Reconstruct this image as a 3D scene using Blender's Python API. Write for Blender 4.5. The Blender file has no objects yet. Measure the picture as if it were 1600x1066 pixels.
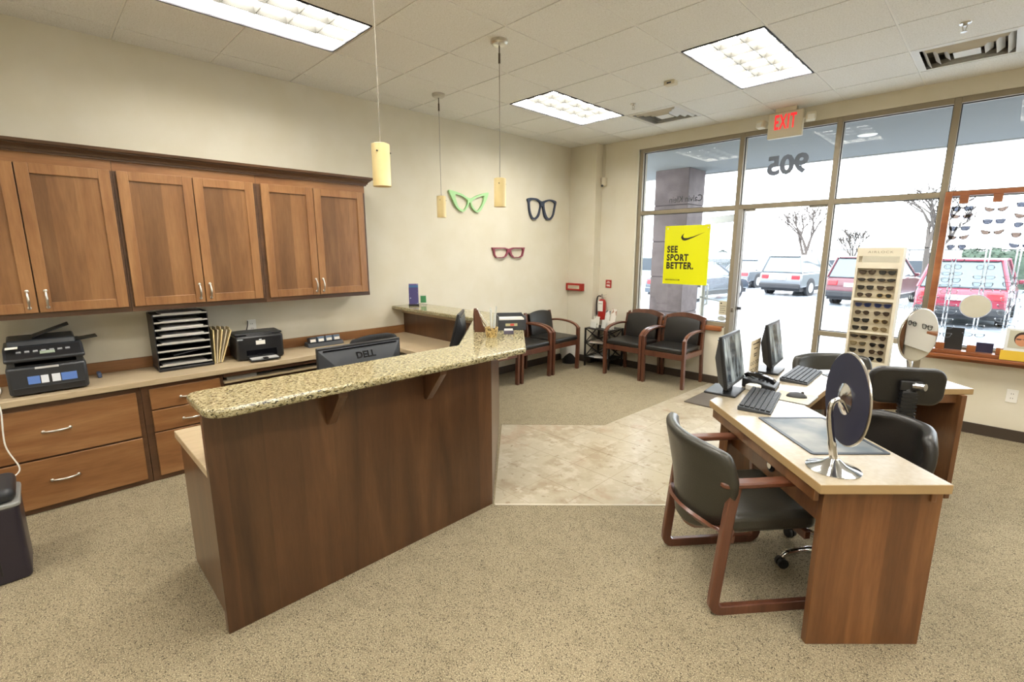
import bpy, bmesh, math, random
from mathutils import Vector, Matrix, Quaternion
random.seed(7)
S = bpy.context.scene
COL = S.collection

# ---------------------------------------------------------------- camera
cam_d = bpy.data.cameras.new('camera'); cam = bpy.data.objects.new('camera', cam_d); COL.objects.link(cam)
cam_d.sensor_width = 36.0; cam_d.lens = 36.0 * 750.0 / 1600.0; cam_d.clip_end = 300; cam_d.clip_start = 0.02
_r = Vector((0.70512521, 0.70908199, -0.00108092)); _u = Vector((-0.13072968, 0.13149816, 0.98265863)); _f = Vector((-0.69692768, 0.69275606, -0.18542073))
_m = Matrix((( _r.x, _u.x, -_f.x, 4.61473), (_r.y, _u.y, -_f.y, 0.14451), (_r.z, _u.z, -_f.z, 1.65674), (0, 0, 0, 1)))
cam.matrix_world = _m
S.camera = cam
# ---------------------------------------------------------------- sky (bright overcast), exposure
W = bpy.data.worlds.new('world'); S.world = W; W.use_nodes = True
bg = W.node_tree.nodes['Background']; bg.inputs[0].default_value = (0.93, 0.97, 1.0, 1); bg.inputs[1].default_value = 4.6
S.view_settings.view_transform = 'Standard'; S.view_settings.look = 'None'
S.view_settings.exposure = 0.95; S.view_settings.gamma = 1.0; S.view_settings.use_curve_mapping = False
TROFFER = 17.0          # strength of the fluorescent ceiling lights

# ---------------------------------------------------------------- mesh helpers
def V(*a): return Vector(a)
class MB:
    def __init__(s): s.v = []; s.f = []; s.mi = []
    def add(s, vs, fs, mi=0):
        o = len(s.v); s.v += [tuple(p) for p in vs]; s.f += [tuple(i + o for i in f) for f in fs]; s.mi += [mi] * len(fs); return s
    def box(s, x0, x1, y0, y1, z0, z1, mi=0):
        return s.add([(x0,y0,z0),(x1,y0,z0),(x1,y1,z0),(x0,y1,z0),(x0,y0,z1),(x1,y0,z1),(x1,y1,z1),(x0,y1,z1)],
                     [(0,3,2,1),(4,5,6,7),(0,1,5,4),(1,2,6,5),(2,3,7,6),(3,0,4,7)], mi)
    def xf(s, m, start=0):
        for i in range(start, len(s.v)): s.v[i] = tuple(m @ Vector(s.v[i]))
        return s
    def obox(s, c, size, rz=0, rx=0, ry=0, mi=0):
        n = len(s.v); a, b, d = size[0]/2, size[1]/2, size[2]/2
        s.box(-a, a, -b, b, -d, d, mi)
        m = Matrix.Translation(c) @ Matrix.Rotation(rz, 4, 'Z') @ Matrix.Rotation(ry, 4, 'Y') @ Matrix.Rotation(rx, 4, 'X')
        return s.xf(m, n)
    def bar(s, p0, p1, w, h, up=(0,0,1), mi=0):
        p0 = Vector(p0); p1 = Vector(p1); d = (p1 - p0).normalized(); up = Vector(up)
        if abs(d.dot(up)) > .99: up = Vector((0,1,0)) if abs(d.y) < .9 else Vector((1,0,0))
        a = d.cross(up).normalized(); b = a.cross(d).normalized()
        vs = []
        for p in (p0, p1):
            for (i, j) in ((-1,-1),(1,-1),(1,1),(-1,1)): vs.append(p + a*(i*w/2) + b*(j*h/2))
        return s.add(vs, [(0,3,2,1),(4,5,6,7),(0,1,5,4),(1,2,6,5),(2,3,7,6),(3,0,4,7)], mi)
    def prism(s, poly, z0, z1, mi=0):
        n = len(poly); vs = [(p[0], p[1], z0) for p in poly] + [(p[0], p[1], z1) for p in poly]
        fs = [tuple(range(n-1, -1, -1)), tuple(range(n, 2*n))] + [(i, (i+1) % n, (i+1) % n + n, i + n) for i in range(n)]
        return s.add(vs, fs, mi)
    def ring(s, outer, inner, z0, z1, mi=0):       # flat ring between two loops of the same length
        n = len(outer)
        vs = [(p[0],p[1],z0) for p in outer] + [(p[0],p[1],z0) for p in inner] + [(p[0],p[1],z1) for p in outer] + [(p[0],p[1],z1) for p in inner]
        fs = []
        for i in range(n):
            j = (i+1) % n
            fs += [(i, n+i, n+j, j), (2*n+i, 2*n+j, 3*n+j, 3*n+i), (i, j, 2*n+j, 2*n+i), (n+i, 3*n+i, 3*n+j, n+j)]
        return s.add(vs, fs, mi)
    def sweep(s, path, prof, up=(0,0,1), closed=False, scale=None, cap=True, mi=0):
        P = [Vector(p) for p in path]; n = len(P); k = len(prof); vs = []
        upv = Vector(up); prev = None
        for i in range(n):
            if closed: t = P[(i+1) % n] - P[i-1]
            elif i == 0: t = P[1] - P[0]
            elif i == n-1: t = P[-1] - P[-2]
            else: t = (P[i+1]-P[i]).normalized() + (P[i]-P[i-1]).normalized()
            t.normalize()
            if prev is None:
                u0 = upv
                if abs(t.dot(u0)) > .98: u0 = Vector((1,0,0)) if abs(t.x) < .9 else Vector((0,1,0))
                a = t.cross(u0).normalized()
            else:
                a = (prev - t*prev.dot(t)).normalized()
            b = a.cross(t).normalized(); prev = a
            sc = 1 if scale is None else scale[i]
            for q in prof: vs.append(P[i] + a*(q[0]*sc) + b*(q[1]*sc))
        fs = []
        m = n if closed else n-1
        for i in range(m):
            for j in range(k):
                i2 = (i+1) % n; j2 = (j+1) % k
                fs.append((i*k+j, i2*k+j, i2*k+j2, i*k+j2))
        if cap and not closed:
            fs.append(tuple(range(k))); fs.append(tuple((n-1)*k + j for j in range(k-1, -1, -1)))
        return s.add(vs, fs, mi)
    def tube(s, path, r, n=8, closed=False, mi=0):
        prof = [(math.cos(2*math.pi*i/n), math.sin(2*math.pi*i/n)) for i in range(n)]
        rr = r if isinstance(r, (list, tuple)) else [r]*len(path)
        return s.sweep(path, prof, closed=closed, scale=rr, mi=mi)
    def cyl(s, p0, p1, r0, r1=None, n=16, mi=0): return s.tube([p0, p1], [r0, r0 if r1 is None else r1], n, mi=mi)
    def lathe(s, prof, n=24, c=(0,0,0), mi=0):     # profile [(r, z)...] around z
        k = len(prof); vs = []; fs = []
        for i in range(n):
            a = 2*math.pi*i/n
            for (r, z) in prof: vs.append((c[0]+r*math.cos(a), c[1]+r*math.sin(a), c[2]+z))
        for i in range(n):
            i2 = (i+1) % n
            for j in range(k-1): fs.append((i*k+j, i2*k+j, i2*k+j+1, i*k+j+1))
        fs.append(tuple(i*k for i in range(n-1, -1, -1))); fs.append(tuple(i*k+k-1 for i in range(n)))
        return s.add(vs, fs, mi)
    def ball(s, c, r, n=12, sx=1, sy=1, sz=1, mi=0):
        m = n//2; st = len(s.v)
        prof = [(max(1e-4, r*math.sin(math.pi*i/m)), -r*math.cos(math.pi*i/m)) for i in range(m+1)]
        s.lathe(prof, n, mi=mi); return s.xf(Matrix.Translation(c) @ Matrix.Diagonal((sx, sy, sz, 1)), st)
    def grid(s, fn, nu, nv, thick=0.0, mi=0):      # parametric sheet, closed with a back side if thick
        P = [[Vector(fn(i/nu, j/nv)) for j in range(nv+1)] for i in range(nu+1)]
        vs = [p for row in P for p in row]; w = nv+1
        fs = [(i*w+j, (i+1)*w+j, (i+1)*w+j+1, i*w+j+1) for i in range(nu) for j in range(nv)]
        if thick:
            o = len(vs); N = []
            for i in range(nu+1):
                for j in range(nv+1):
                    du = P[min(i+1, nu)][j] - P[max(i-1, 0)][j]; dv = P[i][min(j+1, nv)] - P[i][max(j-1, 0)]
                    N.append(du.cross(dv).normalized())
            vs = vs + [vs[q] - N[q]*thick for q in range(o)]
            fs += [tuple(o+q for q in reversed(f)) for f in fs[:nu*nv]]
            per = [i*w for i in range(nu+1)] + [nu*w+j for j in range(1, nv+1)] + [i*w+nv for i in range(nu-1, -1, -1)] + [j for j in range(nv-1, 0, -1)]
            for q in range(len(per)):
                a, b = per[q], per[(q+1) % len(per)]; fs.append((b, a, a+o, b+o))
        return s.add(vs, fs, mi)
    def mesh(s, name, smooth=None):
        me = bpy.data.meshes.new(name); me.from_pydata(s.v, [], s.f); me.update()
        bm = bmesh.new(); bm.from_mesh(me); bmesh.ops.recalc_face_normals(bm, faces=bm.faces); bm.to_mesh(me); bm.free()
        if smooth is not None:
            me.polygons.foreach_set('use_smooth', [True]*len(me.polygons)); me.set_sharp_from_angle(angle=math.radians(smooth))
        if any(s.mi): me.polygons.foreach_set('material_index', s.mi)
        return me
    def build(s, name, mat, parent=None, bevel=0, seg=2, smooth=None, sub=0):
        if bevel and smooth is None: smooth = 40
        me = s.mesh(name, smooth); o = bpy.data.objects.new(name, me); COL.objects.link(o)
        for m in (mat if isinstance(mat, (list, tuple)) else [mat]): me.materials.append(m)
        if parent is not None: o.parent = parent
        if bevel:
            b = o.modifiers.new('bevel', 'BEVEL'); b.width = bevel; b.segments = seg; b.limit_method = 'ANGLE'; b.angle_limit = math.radians(35); b.use_clamp_overlap = True
        if sub:
            q = o.modifiers.new('sub', 'SUBSURF'); q.levels = sub; q.render_levels = sub
        return o
def tag(o, label=None, cat=None, group=None, kind=None):
    if label: o['label'] = label
    if cat: o['category'] = cat
    if group: o['group'] = group
    if kind: o['kind'] = kind
    return o
def thing(name, label, cat, loc=(0,0,0), rz=0, group=None):
    o = bpy.data.objects.new(name, None); COL.objects.link(o); o.empty_display_size = .1
    o.location = loc; o.rotation_euler = (0, 0, rz)
    return tag(o, label, cat, group)
def dup_tree(o, parent=None):
    c = o.copy(); COL.objects.link(c)
    if parent is not None: c.parent = parent
    for ch in list(o.children): dup_tree(ch, c)
    return c
def copy_thing(o, loc, rz, label):
    c = dup_tree(o); c.location = loc; c.rotation_euler = (0, 0, rz); c['label'] = label; return c
def child_copy(o, loc, parent, rz=None):
    c = o.copy(); COL.objects.link(c); c.parent = parent; c.location = loc
    if rz is not None: c.rotation_euler = (0, 0, rz)
    return c
def arc(c, r, a0, a1, n, plane='xy'):
    out = []
    for i in range(n+1):
        a = math.radians(a0 + (a1-a0)*i/n); out.append((c[0]+r*math.cos(a), c[1]+r*math.sin(a)))
    return out
def rrect(x0, x1, y0, y1, r, n=5):
    return (arc((x1-r, y1-r), r, 0, 90, n) + arc((x0+r, y1-r), r, 90, 180, n) + arc((x0+r, y0+r), r, 180, 270, n) + arc((x1-r, y0+r), r, 270, 360, n))
def bez(p, n=12):                                # Catmull-Rom through points
    P = [Vector(q) for q in p]; out = []
    for i in range(len(P)-1):
        a = P[max(i-1, 0)]; b = P[i]; c = P[i+1]; d = P[min(i+2, len(P)-1)]
        for k in range(n):
            t = k/n; out.append(.5*((2*b) + (c-a)*t + (2*a-5*b+4*c-d)*t*t + (3*b-a-3*c+d)*t**3))
    out.append(P[-1]); return out

# ---------------------------------------------------------------- materials
def lin(h):
    if isinstance(h, str): h = tuple(int(h[i:i+2], 16)/255 for i in (1, 3, 5))
    return tuple((x/12.92 if x <= .04045 else ((x+.055)/1.055)**2.4) for x in h) + (1,)
def M(name, col, rough=.5, metal=0.0, col2=None, scale=20, stretch=(1,1,1), detail=3, lo=.35, hi=.65, bump=0, bscale=None, spec=.5, emit=None, estr=0, coat=0, sheen=0, trans=0):
    m = bpy.data.materials.new(name); m.use_nodes = True; nt = m.node_tree; b = nt.nodes['Principled BSDF']
    b.inputs['Base Color'].default_value = lin(col); b.inputs['Roughness'].default_value = rough; b.inputs['Metallic'].default_value = metal
    b.inputs['Specular IOR Level'].default_value = spec
    if coat: b.inputs['Coat Weight'].default_value = coat; b.inputs['Coat Roughness'].default_value = .12
    if sheen: b.inputs['Sheen Weight'].default_value = sheen
    if emit is not None: b.inputs['Emission Color'].default_value = lin(emit); b.inputs['Emission Strength'].default_value = estr
    if trans: b.inputs['Transmission Weight'].default_value = trans
    if col2 or bump:
        tc = nt.nodes.new('ShaderNodeTexCoord'); mp = nt.nodes.new('ShaderNodeMapping'); mp.inputs['Scale'].default_value = stretch
        nt.links.new(tc.outputs['Object'], mp.inputs['Vector'])
    if col2:
        nz = nt.nodes.new('ShaderNodeTexNoise'); nz.inputs['Scale'].default_value = scale; nz.inputs['Detail'].default_value = detail
        nt.links.new(mp.outputs['Vector'], nz.inputs['Vector'])
        cr = nt.nodes.new('ShaderNodeValToRGB'); cr.color_ramp.elements[0].position = lo; cr.color_ramp.elements[1].position = hi
        cr.color_ramp.elements[0].color = lin(col); cr.color_ramp.elements[1].color = lin(col2)
        nt.links.new(nz.outputs['Fac'], cr.inputs['Fac']); nt.links.new(cr.outputs['Color'], b.inputs['Base Color'])
    if bump:
        n2 = nt.nodes.new('ShaderNodeTexNoise'); n2.inputs['Scale'].default_value = bscale or scale; n2.inputs['Detail'].default_value = 4
        nt.links.new(mp.outputs['Vector'], n2.inputs['Vector'])
        bp = nt.nodes.new('ShaderNodeBump'); bp.inputs['Strength'].default_value = bump; bp.inputs['Distance'].default_value = .01
        nt.links.new(n2.outputs['Fac'], bp.inputs['Height']); nt.links.new(bp.outputs['Normal'], b.inputs['Normal'])
    return m
def wood(name, dark, mid, light, axis='z', rough=.38, board=None, coat=.15):
    """grain runs along axis; slow bands across it like glued staves, fine pores on top"""
    m = bpy.data.materials.new(name); m.use_nodes = True; nt = m.node_tree; b = nt.nodes['Principled BSDF']; L = nt.links
    tc = nt.nodes.new('ShaderNodeTexCoord'); mp = nt.nodes.new('ShaderNodeMapping')
    st = {'x': (.12, 1, 1), 'y': (1, .12, 1), 'z': (1, 1, .12)}[axis]; mp.inputs['Scale'].default_value = st
    L.new(tc.outputs['Object'], mp.inputs['Vector'])
    n1 = nt.nodes.new('ShaderNodeTexNoise'); n1.inputs['Scale'].default_value = 6; n1.inputs['Detail'].default_value = 5; n1.inputs['Distortion'].default_value = 1.2
    n2 = nt.nodes.new('ShaderNodeTexNoise'); n2.inputs['Scale'].default_value = 90; n2.inputs['Detail'].default_value = 3
    L.new(mp.outputs['Vector'], n1.inputs['Vector']); L.new(mp.outputs['Vector'], n2.inputs['Vector'])
    cr = nt.nodes.new('ShaderNodeValToRGB'); e = cr.color_ramp.elements; e[0].position = .26; e[0].color = lin(dark); e[1].position = .76; e[1].color = lin(light)
    q = cr.color_ramp.elements.new(.5); q.color = lin(mid); L.new(n1.outputs['Fac'], cr.inputs['Fac'])
    mx = nt.nodes.new('ShaderNodeMix'); mx.data_type = 'RGBA'; mx.blend_type = 'MULTIPLY'; mx.inputs['Factor'].default_value = .3
    c2 = nt.nodes.new('ShaderNodeValToRGB'); c2.color_ramp.elements[0].position = .35; c2.color_ramp.elements[0].color = (.62,.58,.55,1); c2.color_ramp.elements[1].position = .6; c2.color_ramp.elements[1].color = (1,1,1,1)
    L.new(n2.outputs['Fac'], c2.inputs['Fac']); L.new(cr.outputs['Color'], mx.inputs[6]); L.new(c2.outputs['Color'], mx.inputs[7])
    out = mx.outputs[2]
    if board:                                   # staves: (axis vector, width) -> each stave a little lighter or darker
        dt = nt.nodes.new('ShaderNodeVectorMath'); dt.operation = 'DOT_PRODUCT'; dt.inputs[1].default_value = board[0]; L.new(tc.outputs['Object'], dt.inputs[0])
        dv = nt.nodes.new('ShaderNodeMath'); dv.operation = 'DIVIDE'; dv.inputs[1].default_value = board[1]; L.new(dt.outputs['Value'], dv.inputs[0])
        fl = nt.nodes.new('ShaderNodeMath'); fl.operation = 'FLOOR'; L.new(dv.outputs[0], fl.inputs[0])
        wn = nt.nodes.new('ShaderNodeTexWhiteNoise'); wn.noise_dimensions = '1D'; L.new(fl.outputs[0], wn.inputs['W'])
        mr = nt.nodes.new('ShaderNodeMapRange'); mr.inputs['To Min'].default_value = .72; mr.inputs['To Max'].default_value = 1.12; L.new(wn.outputs['Value'], mr.inputs['Value'])
        vm = nt.nodes.new('ShaderNodeVectorMath'); vm.operation = 'SCALE'; L.new(out, vm.inputs[0]); L.new(mr.outputs[0], vm.inputs['Scale']); out = vm.outputs[0]
    L.new(out, b.inputs['Base Color'])
    b.inputs['Roughness'].default_value = rough; b.inputs['Coat Weight'].default_value = coat; b.inputs['Coat Roughness'].default_value = .25
    return m
def speckle(name, base, specks, rough=.9, bump=.0, bscale=300, big=None):
    """base colour with layers of specks: (colour, scale, threshold, softness, stretch)"""
    m = bpy.data.materials.new(name); m.use_nodes = True; nt = m.node_tree; b = nt.nodes['Principled BSDF']; L = nt.links
    tc = nt.nodes.new('ShaderNodeTexCoord'); cur = None
    rgb = nt.nodes.new('ShaderNodeRGB'); rgb.outputs[0].default_value = lin(base); cur = rgb.outputs[0]
    for (c, sc, th, so, st) in specks:
        mp = nt.nodes.new('ShaderNodeMapping'); mp.inputs['Scale'].default_value = st; mp.inputs['Location'].default_value = (sc*.37, sc*.11, .5); L.new(tc.outputs['Object'], mp.inputs['Vector'])
        nz = nt.nodes.new('ShaderNodeTexNoise'); nz.inputs['Scale'].default_value = sc; nz.inputs['Detail'].default_value = 4; nz.inputs['Roughness'].default_value = .6
        L.new(mp.outputs['Vector'], nz.inputs['Vector'])
        mr = nt.nodes.new('ShaderNodeMapRange'); mr.inputs['From Min'].default_value = th; mr.inputs['From Max'].default_value = th+so; L.new(nz.outputs['Fac'], mr.inputs['Value'])
        mx = nt.nodes.new('ShaderNodeMix'); mx.data_type = 'RGBA'; L.new(mr.outputs[0], mx.inputs['Factor']); L.new(cur, mx.inputs[6]); mx.inputs[7].default_value = lin(c); cur = mx.outputs[2]
    L.new(cur, b.inputs['Base Color']); b.inputs['Roughness'].default_value = rough
    if bump:
        nz = nt.nodes.new('ShaderNodeTexNoise'); nz.inputs['Scale'].default_value = bscale; nz.inputs['Detail'].default_value = 2; L.new(tc.outputs['Object'], nz.inputs['Vector'])
        bp = nt.nodes.new('ShaderNodeBump'); bp.inputs['Strength'].default_value = bump; bp.inputs['Distance'].default_value = .004
        L.new(nz.outputs['Fac'], bp.inputs['Height']); L.new(bp.outputs['Normal'], b.inputs['Normal'])
    return m
def glass(name, tint, gloss=.08, rough=0.0):
    m = bpy.data.materials.new(name); m.use_nodes = True; nt = m.node_tree; L = nt.links; nt.nodes.remove(nt.nodes['Principled BSDF'])
    t = nt.nodes.new('ShaderNodeBsdfTransparent'); t.inputs[0].default_value = tint + (1,)
    g = nt.nodes.new('ShaderNodeBsdfGlossy'); g.inputs['Roughness'].default_value = rough
    fr = nt.nodes.new('ShaderNodeFresnel'); fr.inputs['IOR'].default_value = 1.5
    ge = nt.nodes.new('ShaderNodeNewGeometry'); iv = nt.nodes.new('ShaderNodeMath'); iv.operation = 'SUBTRACT'; iv.inputs[0].default_value = 1; L.new(ge.outputs['Backfacing'], iv.inputs[1])
    ml = nt.nodes.new('ShaderNodeMath'); ml.operation = 'MULTIPLY'; L.new(fr.outputs[0], ml.inputs[0]); L.new(iv.outputs[0], ml.inputs[1])
    mx = nt.nodes.new('ShaderNodeMixShader'); L.new(ml.outputs[0], mx.inputs[0]); L.new(t.outputs[0], mx.inputs[1]); L.new(g.outputs[0], mx.inputs[2])
    L.new(mx.outputs[0], nt.nodes['Material Output'].inputs['Surface']); return m

WALL = M('wall_paint', '#d9d3c2', .85, col2='#d5ceba', scale=3, bump=.05, bscale=180, spec=.25)
CEILM = speckle('ceiling_tile_board', '#e6e5e1', [('#cbc8c0', 130, .56, .06, (1,1,1)), ('#edecea', 60, .55, .12, (1,1,1))], .95, .25, 160)
GRIDM = M('ceiling_grid_white', '#ebe8e2', .5)
CARPET = speckle('carpet_loop', '#8c7f66', [('#7b6f57', 10, .48, .25, (1,1,1)), ('#453b2b', 165, .54, .06, (1,1,1)), ('#b3a788', 190, .54, .06, (1,1,1))], .97, .9, 240)
CARPET2 = CARPET
TILE = speckle('marbled_floor_tile', '#aea48e', [('#9b8b72', 5, .5, .16, (1,1,1)), ('#bab19e', 9, .52, .12, (1,1,1)), ('#8c7a60', 16, .6, .1, (1,1,1)), ('#a38d75', 3, .6, .1, (1,1,1))], .28)
BASEB = M('cove_base_dark', '#40352b', .5)
ALU = M('storefront_frame_tan', '#938873', .4, .15)
ALUD = M('frame_gasket_dark', '#2e2c2a', .6)
ALUG = M('door_aluminium_grey', '#a3a09a', .35, .3)
GLASS = glass('window_glass', (.945, .965, .975))
CLEAR = glass('clear_acrylic', (.95, .97, .98))
CAB = wood('cabinet_wood_z', '#7b5130', '#92663e', '#a67a4e', 'z')
CABP = wood('cabinet_panel_wood', '#6c4829', '#825a36', '#966c44', 'z', board=((0,1,0), .13))
CABY = wood('cabinet_wood_y', '#764b2a', '#8c6039', '#a0744a', 'y')
CABD = wood('cabinet_wood_dark', '#46301f', '#5a3e29', '#6b4b32', 'y')
PAN = wood('reception_panel_wood', '#412a1a', '#553822', '#68472c', 'z', .3, board=((0,1,0), .155), coat=.3)
DESKW = wood('desk_wood', '#5b381f', '#774c2b', '#8d6039', 'z', .33, board=((.7,.7,0), .11), coat=.3)
CHW = wood('chair_wood', '#432517', '#5a3424', '#744833', 'z', .3, coat=.4)
CHWY = wood('chair_wood_y', '#4b2919', '#643a27', '#7e4e37', 'y', .3, coat=.4)
TRIMW = wood('window_trim_wood', '#7a4426', '#96582f', '#ad7045', 'x', .35, coat=.3)
GRAN = speckle('granite', '#9c926f', [('#b3aa88', 60, .48, .1, (1,.5,1)), ('#7a6f4b', 120, .52, .06, (1,.5,1)), ('#38321f', 125, .565, .03, (1,.5,1)), ('#c6c0a6', 200, .6, .05, (1,1,1)), ('#26221a', 80, .62, .025, (1,.5,1))], .1)
LAM = M('laminate_beige', '#bba88a', .3, col2='#b09d7e', scale=60, stretch=(1,.15,1))
LAMW = M('desk_laminate', '#aca08b', .2, col2='#a59882', scale=50)
LAMS = M('desk_edge_band', '#a78b61', .4)
LEATH = M('black_leather', '#1d1b19', .36, bump=.15, bscale=220, spec=.6)
LEATH2 = M('olive_black_leather', '#33312a', .33, bump=.12, bscale=160, spec=.6)
FABK = M('black_fabric', '#1d1d1f', .85, bump=.4, bscale=500)
BLK = M('black_plastic', '#1b1b1d', .42)
BLKG = M('black_gloss', '#101014', .12)
GREYP = M('charcoal_plastic', '#3a3d42', .45)
DGREY = M('dark_grey_plastic', '#2a2c30', .4)
SILV = M('brushed_nickel', '#c8c4bc', .28, 1.0)
CHROME = M('chrome', '#d6d6d6', .1, 1.0)
WHITE = M('white_plastic', '#eceae4', .4)
PAPER = M('paper_white', '#ece9e2', .8)
MANILA = M('manila_paper', '#d9c48f', .75)
IVORY = M('ivory_metal', '#d8d0b8', .45)
RED = M('red_paint', '#a3241c', .3)
# ================================================================ ROOM SHELL
RX, RY0, RY1, RH = 8.194, -3.511, 6.093, 3.1155
PITCH, GX, GY = .6096, .879, .7563
def struct(name, mb, mat, parent=None, **k):
    o = mb.build(name, mat, parent, **k)
    if parent is None: o['kind'] = 'structure'
    return o
floor = struct('floor', MB().box(-.2, RX+.2, RY0-.2, RY1+.1, -.16, -.012), M('subfloor', '#8b8577', .9))
tp = [(2.453,2.125),(3.43,3.09),(3.43,RY1),(2.2,RY1),(2.12,3.885),(1.405,3.195)]
struct('carpet', MB().prism([(0,RY0),(RX,RY0),(RX,RY1),(3.43,RY1),(3.43,3.09),(2.453,2.125),(1.405,3.195),(2.12,3.885),(2.2,RY1),(0,RY1)], -.012, 0), CARPET, floor)
def clip(poly, x0, x1, y0, y1):
    def cut(P, ins, inter):
        out = []
        for i in range(len(P)):
            a, b = P[i-1], P[i]
            if ins(b):
                if not ins(a): out.append(inter(a, b))
                out.append(b)
            elif ins(a): out.append(inter(a, b))
        return out
    def ix(c): return lambda a, b: (c, a[1]+(b[1]-a[1])*(c-a[0])/(b[0]-a[0]))
    def iy(c): return lambda a, b: (a[0]+(b[0]-a[0])*(c-a[1])/(b[1]-a[1]), c)
    for ins, it in ((lambda p: p[0] >= x0, ix(x0)), (lambda p: p[0] <= x1, ix(x1)), (lambda p: p[1] >= y0, iy(y0)), (lambda p: p[1] <= y1, iy(y1))):
        if poly: poly = cut(poly, ins, it)
    return poly
def area(P): return abs(sum(P[i-1][0]*P[i][1]-P[i][0]*P[i-1][1] for i in range(len(P))))/2
g = .0015; tx0, ty0, tpit = 2.78-.343*5, 2.305-.343*3, .343
TILES = []
for i in range(8):
    for j in range(14):
        x0, y0 = tx0+tpit*i, ty0+tpit*j
        q = clip(tp, x0+g, x0+tpit-g, y0+g, y0+tpit-g)
        if len(q) > 2 and area(q) > .0008:
            MB().prism(q, -.012, -.002).build('tile', TILE, floor)
struct('grout', MB().prism(tp, -.0125, -.0035), M('tile_grout', '#b8a584', .8), floor)
# metal strip where the tile meets the carpet
d = V(1,1,0).normalized()
struct('trim_1', MB().bar((2.46,2.128,.001), (3.43,3.086,.001), .014, .006), M('strip_metal', '#d8d2c4', .3, .6), bevel=.001)

# ceiling: deck above, lay-in tiles and T bars as pieces
ceiling = struct('ceiling', MB().box(-.1, RX+.1, RY0-.1, RY1+.1, 3.36, 3.42), M('deck', '#777065', .9))
LIGHT_CELLS = [(0,0),(0,5),(3,5),(3,0),(6,5),(6,0),(9,5),(9,0),(0,-5),(3,-5),(6,-5),(9,-5)]
VENT_CELLS = [(1,7),(5,7)]
used = set()
for (i, j) in LIGHT_CELLS: used |= {(i, j), (i, j+1)}
used |= set(VENT_CELLS)
full = None
for i in range(-2, 12):
    for j in range(-7, 9):
        if (i, j) in used: continue
        x0 = max(0, GX+PITCH*i); x1 = GX+PITCH*(i+1); y0 = GY+PITCH*j; y1 = min(RY1, GY+PITCH*(j+1))
        gp = .006
        if x0 == 0 or y1 == RY1:
            MB().box(x0+gp*(x0 > 0), x1-gp, y0+gp, y1-gp*(y1 < RY1), RH, RH+.016).build('ceiling_tile', CEILM, ceiling)
        elif full is None:
            full = MB().box(gp, PITCH-gp, gp, PITCH-gp, 0, .016).build('ceiling_tile', CEILM, ceiling); full.location = (x0, y0, RH)
        else:
            child_copy(full, (x0, y0, RH), ceiling)
for i in range(-1, 12):
    MB().box(GX+PITCH*i-.012, GX+PITCH*i+.012, RY0, RY1, RH+.0045, RH+.03).build('grid_bar', GRIDM, ceiling)
for j in range(-6, 9):
    cuts = sorted(GX+PITCH*i for (i, k) in LIGHT_CELLS if k == j-1); xa = 0          # no bar across the middle of a light
    for c in cuts + [None]:
        xb = RX if c is None else c
        if xb-xa > .02: MB().box(xa, xb, GY+PITCH*j-.012, GY+PITCH*j+.012, RH+.0055, RH+.03).build('grid_bar', GRIDM, ceiling)
        xa = xb if c is None else c+PITCH

struct('wall_left', MB().box(-.15, 0, RY0-.15, RY1+.2, -.01, 3.36), WALL)
struct('wall_back', MB().box(0, RX, RY0-.15, RY0, -.01, 3.36), WALL)
struct('wall_right', MB().box(RX, RX+.15, RY0-.15, RY1+.2, -.01, 3.36), WALL)
XJ, M1, M2, M3, M4, M5 = 1.071, 2.353, 3.295, 4.168, 5.50, 6.83
ZT, ZH = 2.148, 2.945
FW = .05
wf = MB()
wf.box(0, XJ-.025, RY1, RY1+.2, -.01, 3.36); wf.box(XJ-.025, RX, RY1, RY1+.2, ZH+.025, 3.36)
wf.box(XJ-.025, M1-.03, RY1, RY1+.2, -.01, .715); wf.box(M3+.025, RX, RY1, RY1+.2, -.01, .70); wf.box(M5+.025, RX, RY1, RY1+.2, .70, ZH+.025)
struct('wall_front', wf, WALL)
struct('wall_pilaster', MB().box(0, .46, 5.935, RY1, 0, 3.1155), WALL, bevel=.004)
bb = MB().box(0, .012, 3.36, 5.935, 0, .10); struct('baseboard_left', bb, BASEB, bevel=.003)
bb = MB().box(.0, .475, 5.922, 5.935, 0, .10).box(.46, .473, 5.935, RY1, 0, .10).box(.473, M1-.045, RY1-.013, RY1, 0, .10).box(M3+.03, RX, RY1-.013, RY1, 0, .10)
struct('baseboard_front', bb, BASEB, bevel=.003)

# storefront glazing
Y0, Y1 = 6.10, 6.21; YG = 6.155
def window(n, x0, x1, zs, left=True, right=False, gl=True, headbar=True):
    e = bpy.data.objects.new('window_%d' % n, None); COL.objects.link(e); e['kind'] = 'structure'
    h = FW/2
    zlo = zs[0]
    if left: MB().box(x0-h, x0+h, Y0, Y1, zlo-h if zlo > .2 else 0, ZH+h).build('mullion', ALU, e, bevel=.003)
    if right: MB().box(x1-h, x1+h, Y0, Y1, zlo-h if zlo > .2 else 0, ZH+h).build('mullion', ALU, e, bevel=.003)
    for z in zs:
        MB().box(x0+h, x1-h, Y0+.002, Y1-.002, z-h, z+h).build('transom_bar', ALU, e, bevel=.003)
    for a, b in zip(zs[:-1], zs[1:]):
        if not gl and b < ZH-.1: continue
        MB().box(x0+h, x1-h, YG-.003, YG+.003, a+h, b-h).build('pane', GLASS, e)
        k = .007; X0, X1, A, B = x0+h, x1-h, a+h, b-h
        gk = MB()
        for (p, q, r, s_) in ((X0, X1, A, A+k), (X0, X1, B-k, B), (X0, X0+k, A+k, B-k), (X1-k, X1, A+k, B-k)): gk.box(p, q, YG-.014, YG-.004, r, s_)
        gk.build('gasket', ALUD, e)
    return e
w1 = window(1, XJ, M1, [.755, ZT, ZH], left=True)
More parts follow.
